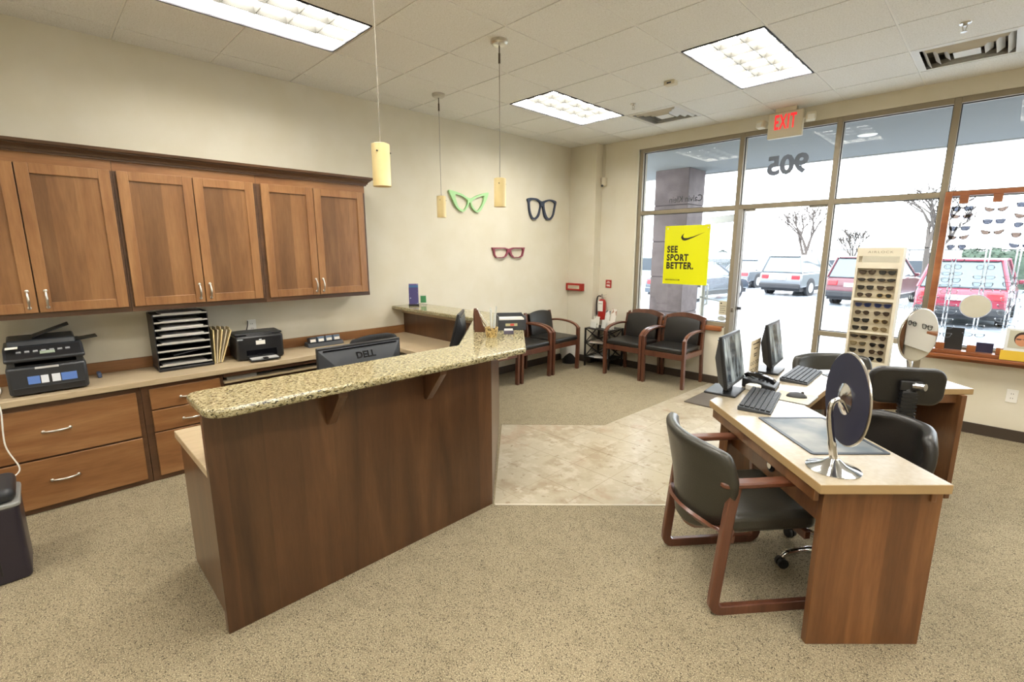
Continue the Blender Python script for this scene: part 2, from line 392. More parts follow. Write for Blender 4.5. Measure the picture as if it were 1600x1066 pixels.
w2 = window(2, M1, M2, [ZT, ZH], left=False)
MB().box(M1-.025, M1+.025, Y0, Y1, 0, ZH+.025).build('mullion', ALU, w2, bevel=.003)
w3 = window(3, M2, M3, [.08, .776, ZT, ZH], left=True)
MB().box(M3-.025, M3+.025, Y0, Y1, 0, .733).build('mullion', ALU, w3, bevel=.003)
w4 = window(4, M3, M4, [.76, ZT, ZH], left=True)
w5 = window(5, M4, M5, [.76, ZT, ZH], left=True, right=True)
struct('trim_2', MB().box(XJ-.03, M1-.055, 6.055, 6.155, .675, .735), TRIMW, bevel=.006)
struct('trim_3', MB().box(M3+.055, M5, 5.93, 6.12, .70, .732).box(M3+.055, M5, 6.07, RY1, .655, .70), TRIMW, bevel=.006)
# white corner bead at the left jamb return
struct('trim_4', MB().box(XJ-.045, XJ-.025, 6.080, 6.13, .73, ZH+.025), M('jamb_white', '#d9d5c8', .6), bevel=.003)

# entrance door, swung open outwards
door = bpy.data.objects.new('door_1', None); COL.objects.link(door); door['kind'] = 'structure'
door.location = (M1+.055, 6.215, 0); door.rotation_euler = (0, 0, math.radians(141))
DW, DH = .90, 2.09
for a in (0, DW-.06): MB().box(a, a+.06, -.022, .022, .02, DH).build('stile', ALUG, door, bevel=.003)
for (a, b) in ((.02, .20), (DH-.09, DH)): MB().box(.06, DW-.06, -.022, .022, a, b).build('rail', ALUG, door, bevel=.003)
MB().box(.06, DW-.06, -.004, .004, .20, DH-.09).build('pane', GLASS, door)
MB().tube([(.10,.03,1.02),(.10,.07,1.02),(DW-.1,.07,1.02),(DW-.1,.03,1.02)], .013, 10).build('push_bar', ALUG, door, smooth=60)
MB().tube([(DW-.03,-.03,.9),(DW-.03,-.07,.92),(DW-.03,-.07,1.18),(DW-.03,-.03,1.2)], .012, 10).build('pull_handle', ALUG, door, smooth=60)
jm = bpy.data.objects.new('door_2', None); COL.objects.link(jm); jm['kind'] = 'structure'   # the door frame that stays behind
MB().box(M1+.025, M1+.075, 6.09, 6.20, 0, ZT-.025).build('jamb', ALUG, jm, bevel=.004)
MB().box(M1+.075, M1+.085, 6.12, 6.17, 0, ZT-.025).build('door_stop', M('door_stop_grey', '#77746f', .5), jm)
MB().box(M1+.037, M1+.063, 6.075, 6.09, .93, .98).build('latch', SILV, jm, bevel=.003)
MB().box(M1+.085, M1+.13, 6.135, 6.16, .95, .985).build('strike', GREYP, jm, bevel=.003)
MB().box(M1+.09, M1+.20, 6.12, 6.15, ZT-.05, ZT-.026).build('stop_arm', ALUG, jm, bevel=.003)
MB().box(M2-.20, M2-.03, 6.12, 6.15, ZT-.045, ZT-.026).build('stop_arm', ALUG, jm, bevel=.003)
MB().box(M1, M2, 6.09, 6.30, -.012, .004).build('threshold', ALUG, jm, bevel=.003)

# ================================================================ CEILING FIXTURES
LAMPM = M('fluorescent_lamp', '#ffffff', .5, emit='#faf6ee', estr=TROFFER)
LOUV = M('louvre_aluminium', '#6c6b66', .4)
HOUS = M('troffer_white', '#f2f0ea', .35)
def troffer(i, j, label):
    x0, y0 = GX+PITCH*i, GY+PITCH*j; w, l = PITCH, PITCH*2
    t = thing('ceiling_light', label, 'ceiling light', (x0+w/2, y0+l/2, RH), 0, 'recessed fluorescent ceiling lights')
    a, b = w/2-.012, l/2-.012; dp = .105
    MB().box(-a, a, -b, b, dp, dp+.004).box(-a, -a+.004, -b, b, 0, dp).box(a-.004, a, -b, b, 0, dp).box(-a, a, -b, -b+.004, 0, dp).box(-a, a, b-.004, b, 0, dp).build('housing', HOUS, t)
    k = .010; z0 = -.003
    MB().box(-a, a, -b, -b+k, z0, .006).box(-a, a, b-k, b, z0, .006).box(-a, -a+k, -b+k, b-k, z0, .006).box(a-k, a, -b+k, b-k, z0, .006).build('gap_shadow', M('shadow_gap', '#2b2a30', .6) if 'shadow_gap' not in bpy.data.materials else bpy.data.materials['shadow_gap'], t)  # dark strips paint the shadow gap around the light, no real trim
    A, B = a-.012, b-.012
    MB().box(-A, A, -B, B, .050, .056).build('lamp_panel', LAMPM, t)
    for x in (-A/3, A/3):
        MB().add([(x-.003,-B,.010),(x+.003,-B,.010),(x+.02,-B,.046),(x-.02,-B,.046),(x-.003,B,.010),(x+.003,B,.010),(x+.02,B,.046),(x-.02,B,.046)],
                 [(0,3,2,1),(4,5,6,7),(0,1,5,4),(1,2,6,5),(2,3,7,6),(3,0,4,7)]).build('long_blade', LOUV, t)
    for q in range(1, 6):
        y = -B + 2*B*q/6
        MB().add([(-A,y-.002,.012),(-A,y+.002,.012),(-A,y+.014,.045),(-A,y-.014,.045),(A,y-.002,.012),(A,y+.002,.012),(A,y+.014,.045),(A,y-.014,.045)],
                 [(0,3,2,1),(4,5,6,7),(0,1,5,4),(1,2,6,5),(2,3,7,6),(3,0,4,7)]).build('cross_blade', LOUV, t)
    return t
TL = {(0,0): 'recessed fluorescent ceiling light above the wall cabinets, cut off by the top of the picture', (0,5): 'recessed fluorescent ceiling light with grid louvre in front of the big glasses wall',
      (3,5): 'recessed fluorescent ceiling light nearest to the exit sign, with dark outline'}
for c in LIGHT_CELLS: troffer(c[0], c[1], TL.get(c, 'recessed fluorescent ceiling light out of the picture'))

VENTM = M('vent_white', '#d5d1c8', .45)
def vent(i, j, label):
    t = thing('ceiling_vent', label, 'air vent', (GX+PITCH*(i+.5), GY+PITCH*(j+.5), RH), 0, 'ceiling air vents')
    a = PITCH/2-.004
    def sq(r0, r1, z0, z1):
        mb = MB(); o = [(-r0,-r0),(r0,-r0),(r0,r0),(-r0,r0)]; n = [(-r1,-r1),(r1,-r1),(r1,r1),(-r1,r1)]
        vs = [(p[0],p[1],z0) for p in o] + [(p[0],p[1],z1) for p in n] + [(p[0],p[1],z0+.003) for p in o] + [(p[0],p[1],z1+.003) for p in n]
        fs = []
        for q in range(4):
            r = (q+1) % 4; fs += [(q, r, 4+r, 4+q), (8+q, 12+q, 12+r, 8+r), (q, 8+q, 8+r, r), (4+q, 4+r, 12+r, 12+q)]
        return mb.add(vs, fs)
    sq(a, a-.045, 0, -.004).build('flange', VENTM, t)
    MB().box(-a+.03, a-.03, -a+.03, a-.03, .09, .095).build('duct', M('duct_dark', '#7c7974', .8), t)
    for (r0, r1) in ((a-.050, a-.085), (a-.105, a-.145), (a-.165, a-.205)):
        sq(r0-.0, r1, .030, -.014).build('louvre_ring', VENTM, t)
    MB().box(-.075, .075, -.075, .075, -.012, -.008).build('centre_plate', VENTM, t)
    return t
vent(1, 7, 'square white ceiling air vent between the ceiling light and the window wall')
vent(5, 7, 'square white ceiling air vent near the right edge of the picture')

def sprinkler(x, y, label):
    t = thing('sprinkler_head', label, 'sprinkler', (x, y, RH), 0, 'fire sprinkler heads')
    MB().lathe([(.001,0),(.034,0),(.03,-.006),(.012,-.008),(.012,-.02),(.001,-.02)], 16).build('escutcheon', SILV, t, smooth=40)
    MB().bar((-.012,0,-.018), (-.004,0,-.05), .004, .006).bar((.012,0,-.018), (.004,0,-.05), .004, .006).build('yoke', SILV, t)
    MB().cyl((0,0,-.05), (0,0,-.054), .018, n=12).build('deflector', SILV, t)
sprinkler(1.779, 4.706, 'small metal fire sprinkler head beside the left air vent')
sprinkler(4.246, 4.695, 'small metal fire sprinkler head above the right air vent')
t = thing('smoke_sensor', 'small cream box sensor on the ceiling left of the louvred light', 'sensor', (2.363, 4.353, RH))
MB().box(-.05, .05, -.035, .035, -.035, 0).build('body', IVORY, t, bevel=.006); MB().box(-.02, .02, -.036, -.034, -.025, -.012).build('slot', GREYP, t)

# exit sign with two emergency heads
t = thing('exit_sign', 'cream exit sign with red letters and two emergency lamp heads', 'exit sign', (2.835, 5.96, 2.82))
MB().box(-.165, .165, -.028, .028, 0, .255).build('housing', IVORY, t, bevel=.008)
MB().box(-.10, .10, -.035, .035, .255, .2955).build('canopy', IVORY, t, bevel=.004)
EX = M('exit_red_glow', '#d22a30', .4, emit='#ff2a30', estr=.55)
def text_mesh(name, body, size, mat, parent, m, extrude=.0015, align='CENTER', bold=0.0, sx=1.0, space=1.0, fit=None):
    cu = bpy.data.curves.new(name, 'FONT'); cu.body = body; cu.size = size; cu.extrude = extrude; cu.align_x = align; cu.align_y = 'BOTTOM_BASELINE'
    cu.offset = bold; cu.space_character = space; cu.resolution_u = 3
    tmp = bpy.data.objects.new(name+'_c', cu); COL.objects.link(tmp)
    dg = bpy.context.evaluated_depsgraph_get(); me = bpy.data.meshes.new_from_object(tmp.evaluated_get(dg))
    bpy.data.objects.remove(tmp); bpy.data.curves.remove(cu)
    if fit:                                  # stretch to a width and cap height, lower left corner at the origin (or centred)
        xs = [v.co.x for v in me.vertices]; ys = [v.co.y for v in me.vertices]; x0, x1, y0, y1 = min(xs), max(xs), min(ys), max(ys)
        me.transform(Matrix.Diagonal((fit[0]/(x1-x0), fit[1]/(y1-y0), 1, 1)) @ Matrix.Translation((-x0, -y0, 0)))
    me.transform(m @ Matrix.Diagonal((sx, 1, 1, 1))); me.name = name; me.materials.clear(); me.materials.append(mat)
    o = bpy.data.objects.new(name, me); COL.objects.link(o)
    if parent is not None: o.parent = parent
    return o
FACE_MY = Matrix(((1,0,0,0),(0,0,-1,0),(0,1,0,0),(0,0,0,1)))      # text reads from -Y side (x right, z up)
FACE_PY = Matrix(((-1,0,0,0),(0,0,1,0),(0,1,0,0),(0,0,0,1)))      # text reads from +Y side: mirrored as seen from -Y
FACE_PX = Matrix(((0,0,1,0),(1,0,0,0),(0,1,0,0),(0,0,0,1)))       # text reads from +X side
text_mesh('lettering', 'EXIT', .21, EX, t, Matrix.Translation((-.10,-.0295,.085)) @ FACE_MY, bold=.004, space=1.15, fit=(.205,.145))
for s in (-1, 1):
    hd = MB(); hd.obox((s*.235, -.02, .165), (.085, .075, .075), rz=s*.35, rx=-.25)
    h = hd.build('lamp_head', IVORY, t, bevel=.012)
    MB().cyl((s*.165,0,.17), (s*.21,-.01,.17), .014, n=10).build('swivel', IVORY, t)
    MB().obox((s*.247, -.062, .155), (.062, .008, .055), rz=s*.35, rx=-.25).build('lens', M('lamp_lens', '#e8e6dc', .2), h, bevel=.004)
# ================================================================ WALL CABINETS
def pull(parent, p, axis, length=.105, name='handle'):
    """arched pull; p = centre on the face, axis 'y' or 'z', face looks to +x"""
    n = 12; path = []; rr = []
    for i in range(n+1):
        s = i/n; a = (s-.5)*length; out = .026*math.sin(math.pi*min(1, max(0, s)))**.6 + .004
        q = (p[0]+out, p[1]+(a if axis == 'y' else 0), p[2]+(a if axis == 'z' else 0)); path.append(q); rr.append(.0045+.003*math.sin(math.pi*s))
    mb = MB().tube(path, rr, 8)
    for s in (-1, 1):
        c = Vector((p[0]+.004, p[1]+(s*length/2 if axis == 'y' else 0), p[2]+(s*length/2 if axis == 'z' else 0)))
        mb.ball(c, .011, 8, .55, 1, 1)
    return mb.build(name, SILV, parent, smooth=60)
def shaker(parent, y0, y1, z0, z1, x, hy, sw=.062):
    mb = MB()
    mb.box(x, x+.021, y0, y0+sw, z0, z1).box(x, x+.021, y1-sw, y1, z0, z1).box(x, x+.0205, y0+sw, y1-sw, z0, z0+sw).box(x, x+.0205, y0+sw, y1-sw, z1-sw, z1)
    d = mb.build('cabinet_door', CAB, parent, bevel=.0025)
    MB().box(x+.002, x+.0105, y0+sw-.004, y1-sw+.004, z0+sw-.004, z1-sw+.004).build('panel', CABP, d)
    pull(d, (x+.021, hy, z0+.085), 'z')
    return d
CZ0, CZ1 = 1.240, 2.262
def upper(y0, y1, doors, label):
    t = thing('wall_cabinet', label, 'cabinet', (0, y0, CZ0), 0, 'brown wall cabinets')
    x1 = .318
    MB().box(.001, x1, .001, y1-y0-.001, 0, CZ1-CZ0).build('cabinet_body', CABD, t)
    MB().box(x1, x1+.003, .001, y1-y0-.001, .945, CZ1-CZ0).build('top_rail', CABY, t)
    MB().box(x1, x1+.003, .001, .03, .03, .945).build('face_stile', CABD, t); MB().box(x1, x1+.003, y1-y0-.03, y1-y0-.001, .03, .945).build('face_stile', CABD, t)  # stiles coloured dark to draw the shadow lines between cabinets
    MB().box(x1, x1+.006, .001, y1-y0-.001, -.006, .028).build('light_rail', CABD, t)
    for (a, b, h) in doors: shaker(t, a-y0, b-y0, .030, .948, x1+.003, h-y0)
    return t
upper(-.36, .622, [(-.325, .150, .112), (.156, .606, .197)], 'brown wall cabinet cut off by the left edge, doors over the black printer')
upper(.622, 1.515, [(.640, 1.074, 1.043), (1.080, 1.490, 1.113)], 'brown two-door wall cabinet in the middle of the row, above the letter trays')
upper(1.515, 2.462, [(1.545, 1.966, 1.937), (1.972, 2.436, 2.000)], 'brown two-door wall cabinet at the right end of the row, above the label printer')
prof = [(0,0),(.016,.0),(.016,.012),(.024,.012),(.027,.024),(.038,.036),(.052,.044),(.052,.050),(.060,.050),(.064,.054),(.068,.072),(.0,.072)]
mb = MB(); P2 = []
def crown_ring(y_in, x_in, z):  # path around front and the right end
    pass
vs = []; fs = []
for (o, z) in prof: vs += [(.321+o, -.36, CZ1-.012+z), (.321+o, 2.462+o, CZ1-.012+z), (.001, 2.462+o, CZ1-.012+z)]
k = len(prof)
for i in range(k):
    j = (i+1) % k
    fs += [(3*i, 3*i+1, 3*j+1, 3*j), (3*i+1, 3*i+2, 3*j+2, 3*j+1)]
fs += [tuple(3*i for i in range(k)), tuple(3*i+2 for i in reversed(range(k)))]
cm = MB().add(vs, fs).build('crown_moulding', CABD, None); tag(cm, 'dark stepped crown moulding along the top of the wall cabinets', 'moulding')

# ================================================================ BASE CABINETS AND WORKTOP
BF = .46
def base(y0, y1, drawers, label):
    t = thing('base_cabinet', label, 'cabinet', (0, y0, 0), 0, 'brown base cabinets under the worktop')
    MB().box(.02, BF, .001, y1-y0-.001, .0, .722).build('cabinet_body', CABD, t, bevel=.002)
    for (a, b, z0, z1, hy, hz) in drawers:
        d = MB().box(BF+.001, BF+.02, a-y0, b-y0, z0, z1).build('drawer', CABY, t, bevel=.004)
        pull(d, (BF+.02, hy-y0, hz), 'y', .128)
    return t
base(-.34, .585, [(-.30, .555, .362, .684, .133, .531), (-.30, .555, .036, .350, .133, .203)], 'brown base cabinet with two wide file drawers below the black printer')
base(.585, 1.10, [(.630, 1.075, .538, .690, .875, .603), (.630, 1.075, .372, .530, .875, .436), (.630, 1.075, .036, .364, .875, .25)], 'brown base cabinet with three narrow drawers half hidden by the reception counter')
t = thing('keyboard_bay', 'open dark bay with a pull-out shelf under the worktop', 'shelf', (0, 1.10, 0))
MB().box(.02, .04, .002, .90, 0, .722).build('back_panel', CABD, t)
MB().box(.02, BF, .90, .93, 0, .722).build('side_panel', CABD, t)
MB().box(.06, BF+.01, .004, .896, .636, .652).build('pull_out_shelf', LAM, t, bevel=.002)
MB().box(.06, BF+.012, .002, .90, .690, .722).build('apron', CABD, t)
t = thing('network_switch', 'flat grey box lying on the shelf under the worktop', 'device', (.34, 1.24, .6525))
MB().box(-.08, .1, -.11, .11, 0, .03).build('case', M('grey_case', '#8e8c86', .5), t, bevel=.003)
tag(MB().tube(bez([(.40,1.33,.66),(.44,1.42,.668),(.38,1.52,.66),(.45,1.62,.664),(.36,1.74,.66),(.42,1.86,.66)], 8), .004, 6).build('cable', BLK, None, smooth=60), 'loose black cable on the shelf under the worktop', 'cable')
tag(MB().tube(bez([(.18,1.3,.66),(.28,1.5,.672),(.2,1.66,.665),(.30,1.8,.665)], 8), .005, 6).build('cable', PAPER, None, smooth=60), 'loose pale cable on the shelf under the worktop', 'cable')
wt = [(0,-.6),(.50,-.6),(.50,2.44),(.56,2.50),(1.66,2.50),(1.66,3.028),(0,3.028)]
tag(MB().prism(wt, .722, .762).build('worktop', LAM, None, bevel=.003), 'long beige laminate worktop along the left wall, turning at the far end', 'worktop')
t = thing('backsplash', 'low brown wooden backsplash strip along the wall behind the worktop', 'backsplash', (0,0,.762))
MB().box(.001, .02, -.6, 3.027, 0, .085).build('strip', CABY, t, bevel=.003)

# ================================================================ RECEPTION COUNTER
t = thing('reception_counter', 'dark brown wooden reception counter with tall flat front panels', 'counter', (0,0,0))
MB().box(2.40, 2.44, .555, 2.122, .0, 1.03).build('front_panel', PAN, t, bevel=.002)
# diagonal panel and the low wall of the return
MB().prism([(2.44,2.1222),(1.372,3.19),(1.315,3.19),(2.40,2.105),(2.40,2.1222)], 0, 1.03).build('diagonal_panel', PAN, t)
MB().box(1.74, 2.398, .580, .605, 0, .70).build('end_panel', PAN, t, bevel=.002)
MB().box(2.28, 2.40, .60, 2.1, 0, .06).build('plinth', CABD, t)
rw = thing('return_wall', 'low brown wall of the counter that runs back to the left wall', 'low wall', (0,0,0))
MB().box(.001, 1.31, 3.03, 3.19, .0, 1.03).build('wall_panel', PAN, rw, bevel=.002)
MB().box(.002, 1.3, 3.005, 3.029, .985, 1.03).build('cleat', LAM, rw)
lw = [(1.70,.565),(2.397,.565),(2.397,2.08),(1.76,2.70),(1.665,2.70),(1.665,2.2),(1.70,2.1)]
tag(MB().prism(lw, .700, .738).build('lower_desktop', LAM, None, bevel=.003), 'low beige desktop hidden behind the reception counter panel', 'desktop')
def corbel(parent, c, ang):
    mb = MB(); st = 0
    sd = [(0,1.03),(.155,1.03),(.155,1.005),(.02,.842),(0,.842)]
    w = .021; vs = [(p[0], -w, p[1]) for p in sd] + [(p[0], w, p[1]) for p in sd]; n = len(sd)
    mb.add(vs, [tuple(range(n)), tuple(range(2*n-1, n-1, -1))] + [(i, (i+1) % n, (i+1) % n+n, i+n) for i in range(n)])
    mb.xf(Matrix.Translation(c) @ Matrix.Rotation(ang, 4, 'Z')); return mb.build('corbel', PAN, parent, bevel=.002)
corbel(t, (2.4405, 1.075, 0), 0); corbel(t, (2.4405, 1.635, 0), 0); corbel(t, (1.99, 2.573, 0), math.radians(45))
gp = []
def fil(p0, p1, p2, r, n=6):     # fillet at p1
    a = (Vector(p0)-Vector(p1)).normalized(); b = (Vector(p2)-Vector(p1)).normalized(); th = a.angle(b)
    dd = r/math.tan(th/2); s = Vector(p1)+a*dd; e = Vector(p1)+b*dd; c = Vector(p1)+(a+b).normalized()*(r/math.sin(th/2))
    va = s-c; vb = e-c; out = []
    tot = va.angle(vb); sg = 1 if va.x*vb.y-va.y*vb.x > 0 else -1
    for i in range(n+1):
        q = Matrix.Rotation(sg*tot*i/n, 2) @ va; out.append((c.x+q.x, c.y+q.y))
    return out
G = [(2.62,.535),(2.62,2.25),(1.605,3.265),(.001,3.265),(.001,2.885),(1.375,2.885),(2.25,2.01),(2.25,.535)]
R = {0: .09, 1: .03, 2: .05, 5: .04, 6: .04, 7: .06}
for i, p in enumerate(G):
    gp += fil(G[i-1], p, G[(i+1) % len(G)], R[i]) if i in R else [p]
tag(MB().prism(gp, 1.030, 1.067).build('granite_top', GRAN, None, bevel=.011, seg=3), 'speckled yellow granite top on the reception counter', 'countertop')

# ---------------------------------------------------------------- office machines on the worktop
WZ = .762
t = thing('multifunction_printer', 'black multifunction printer with scanner lid and blue stickers on the worktop', 'printer', (.04, -.045, WZ))
D, Wd = .385, .375
MB().prism([(0,.0),(D,.0),(D,Wd),(0,Wd)], .008, .185).build('body', DGREY, t, bevel=.016)
# upper deck leans out over the output slot
def slab(poly_xz, y0, y1):
    n = len(poly_xz); vs = [(p[0], y0, p[1]) for p in poly_xz] + [(p[0], y1, p[1]) for p in poly_xz]
    return MB().add(vs, [tuple(range(n)), tuple(range(2*n-1, n-1, -1))] + [(i, (i+1) % n, (i+1) % n+n, i+n) for i in range(n)])
slab([(0,.185),(D-.16,.185),(D-.16,.235),(D+.005,.215),(D+.012,.235),(D-.10,.292),(0,.30)], .0, Wd).build('scanner_deck', DGREY, t, bevel=.008)
MB().box(.22, D-.012, .012, .045, .185, .222).box(.22, D-.012, Wd-.045, Wd-.012, .185, .222).build('side_cheek', DGREY, t)
MB().box(.225, D-.02, .045, Wd-.045, .182, .19).build('output_tray', BLK, t)
MB().box(.215, .226, .045, Wd-.045, .185, .232).build('output_slot', BLKG, t)
pnl = slab([(D+.008,.2365),(D-.10,.2925),(D-.102,.296),(D+.006,.240)], .015, Wd-.015).build('control_panel', BLK, t)
for i in range(7): MB().obox((D-.05, .07+.038*i, .2715), (.016, .022, .006), ry=.48).build('button', M('key_grey', '#8d8f92', .5) if i == 0 else bpy.data.materials['key_grey'], pnl)
MB().obox((D-.035, .20, .2625), (.03, .07, .004), ry=.48).build('display', M('lcd_green', '#8f9a8a', .2), pnl)
slab([(.02,.30),(D-.14,.292),(D-.16,.33),(.03,.345)], .02, Wd-.03).build('document_feeder', DGREY, t, bevel=.010)
MB().obox((.12, Wd*.62, .375), (.15, .20, .008), rx=.35).build('feeder_tray', BLK, t, bevel=.003)
MB().obox((.10, Wd+.03, .30), (.14, .12, .008), rx=.12).build('paper_stop', BLK, t, bevel=.003)
st1 = M('sticker_blue', '#5d7fc4', .5); st2 = M('sticker_white', '#dfe3ea', .5)
for (a, b, m) in ((.09, .145, st1), (.15, .185, st2), (.20, .24, st2), (.245, .32, st1)):
    MB().box(D, D+.0015, a, b, .072, .122).build('sticker', m, t)
MB().box(D, D+.001, .13, .24, .165, .178).build('nameplate', M('plate_grey', '#b9b9b9', .4), t)
MB().box(D-.10, D-.02, .015, .07, .2995, .3025).build('note', PAPER, t)
MB().box(D, D+.004, .02, Wd-.02, .012, .055).build('paper_drawer', BLK, t, bevel=.003)
sp = MB().box(-.045, .045, -.012, .012, 0, .035).build('tape_dispenser', M('tape_blue', '#44516e', .4), None, bevel=.006); sp.location = (.13, .40, WZ)
tag(sp, 'small blue striped tape box beside the black printer', 'tape')
tag(MB().tube(bez([(.05,-.10,WZ+.006),(.20,-.09,WZ+.006),(.36,-.10,WZ+.006),(.49,-.095,WZ+.004),(.515,-.09,.70),(.52,-.10,.5),(.53,-.06,.35),(.53,-.09,.30)], 8), .004, 6).build('cable', PAPER, None, smooth=60), 'pale cable hanging down over the worktop edge at the far left', 'cable')

t = thing('letter_tray_tower', 'tall black letter tray tower with eight shelves and papers', 'letter tray', (.026, .735, WZ))
tw, td, th = .355, .235, .43
MB().box(0, td, 0, .006, 0, th).box(0, td, tw-.006, tw, 0, th).box(0, .006, .006, tw-.006, 0, th).build('side_frame', BLK, t)
MB().box(-.004, td+.03, -.004, tw+.004, 0, .022).build('base', BLK, t, bevel=.004)
for i in range(8):
    z = .035+i*.055
    s = MB().box(.006, td+.012, .006, tw-.006, z, z+.004).build('shelf', BLK, t)
    MB().box(td+.010, td+.013, .006, tw-.006, z-.002, z+.010).build('shelf_lip', M('tray_label_grey', '#b8b6ae', .5) if i == 0 else bpy.data.materials['tray_label_grey'], s)
    if i not in (1, 2): MB().box(.02, td-.01, .03+.004*i, tw-.035, z+.004, z+.010+.004*(i % 3)).build('paper', PAPER, s)
MB().obox((.13, tw*.6, .125), (.19, .22, .01), rx=.16).build('dark_folder', GREYP, t)
for i in range(5):
    f = MB().add([(0,0,0),(.22,0,0),(.22,0,.27),(.16,0,.27),(.15,0,.285),(.06,0,.285),(.05,0,.27),(0,0,.27)] + [(0,.008,0),(.22,.008,0),(.22,.008,.27),(.16,.008,.27),(.15,.008,.285),(.06,.008,.285),(.05,.008,.27),(0,.008,.27)],
                 [tuple(range(8)), tuple(range(15, 7, -1))] + [(q, (q+1) % 8, (q+1) % 8+8, q+8) for q in range(8)]).build('file_folder', MANILA if i % 2 == 0 else M('folder_grey', '#b9ad93', .7) if i == 1 else bpy.data.materials['folder_grey'], None)
    f.location = (.04, 1.103+.012*i, WZ+.003+.005*i*.2); f.rotation_euler = (-(.04+.075*i), 0, 0)
    tag(f, ['cream file folder against the letter trays, leftmost of five', 'grey file folder leaning second from the letter trays', 'cream file folder leaning in the middle of five', 'grey file folder leaning fourth from the letter trays', 'cream file folder leaning furthest towards the small printer'][i], 'folder', 'file folders leaning beside the letter trays')

t = thing('laser_printer', 'small black laser printer with open paper tray on the worktop', 'printer', (.045, 1.27, WZ), math.radians(-4))
MB().box(0, .29, 0, .36, .006, .205).build('body', BLK, t, bevel=.018)
MB().box(.03, .24, .05, .31, .200, .2065).build('top_recess', BLKG, t, bevel=.004)
MB().box(.04, .26, .0, .36, .205, .222).box(.26, .275, .08, .28, .2, .212).build('top_rim', BLK, t, bevel=.006)
MB().box(.05, .235, .055, .305, .2225, .2235).build('output_bay', DGREY, t)
MB().box(.29, .2925, .07, .30, .02, .085).build('front_opening', BLKG, t)
tr = MB().box(.285, .40, .075, .30, .012, .02).build('paper_tray', BLK, t, bevel=.003)
MB().box(.29, .385, .085, .29, .0205, .024).build('tray_sheet', M('tray_grey', '#b9b9b6', .5), tr); MB().box(.36, .40, .17, .205, .024, .032).build('tray_stop', BLK, tr)
MB().box(.2905, .292, .145, .215, .128, .162).build('note', PAPER, t); MB().box(.2905, .292, .17, .19, .165, .172).build('nameplate', st2, t)
MB().box(.2905, .292, .01, .05, .175, .186).build('status_panel', M('status_grey', '#9aa0a6', .4), t)

t = thing('label_roll_holder', 'low dark holder with four small label boxes on the worktop', 'holder', (.05, 1.895, WZ))
slab([(0,0),(.12,0),(.10,.035),(.02,.045)], 0, .345).build('base', GREYP, t, bevel=.006)
bm_ = M('label_box_blue', '#6a7c94', .4)
for i in range(4):
    b_ = MB().obox((.055, .055+.078*i, .062), (.06, .062, .05), ry=-.2).build('label_box', bm_ if i else GREYP, t, bevel=.004)
    MB().obox((.0875, .055+.078*i, .058), (.004, .05, .026), ry=-.2).build('label', PAPER, b_)
def outlet(name, label, loc, face):
    t = thing(name, label, 'power outlet', loc, face, 'wall outlets')
    MB().box(-.036, .036, -.005, 0, -.058, .058).build('plate', WHITE, t, bevel=.003)
    for z in (-.02, .02):
        s = MB().cyl((0,-.005,z), (0,-.007,z), .017, n=16).build('socket', WHITE, t)
        MB().box(-.008, -.005, -.0078, -.0068, z-.005, z+.006).box(.005, .008, -.0078, -.0068, z-.005, z+.006).build('slot', GREYP, s)
outlet('wall_outlet', 'white wall outlet above the small laser printer', (0, 1.475, 1.0), math.radians(90))
outlet('wall_outlet', 'white wall outlet under the window on the right', (4.835, RY1, .40), 0)
tag(MB().tube(bez([(.012,1.44,1.02),(.02,1.44,1.05),(.03,1.43,1.0),(.035,1.40,.93)], 6), .004, 6).build('power_cord', BLK, None, smooth=60), 'short black power cord hanging from the outlet behind the laser printer', 'cord')

# shredder bin at the far left
t = thing('shredder', 'tall black paper shredder bin at the left edge of the picture', 'shredder', (1.13, -.26, 0))
MB().prism(rrect(-.155, .155, -.21, .21, .03), .0, .40).build('bin', M('bin_dark_plum', '#2b2630', .35), t, bevel=.01)
MB().prism(rrect(-.162, .162, -.217, .217, .03), .395, .418).build('rim', M('rim_grey', '#8a8b88', .4), t, bevel=.006)
MB().prism(rrect(-.15, .15, -.205, .205, .04), .418, .49).build('head', DGREY, t, bevel=.03, seg=4)
MB().box(-.03, -.018, -.15, .15, .4885, .491).build('feed_slot', BLKG, t)
MB().box(.1545, .157, .10, .108, .05, .38).build('groove', BLK, t); MB().box(.05, .10, .05, .15, .489, .493).build('switch_panel', M('panel_silver', '#b8babb', .3), t)

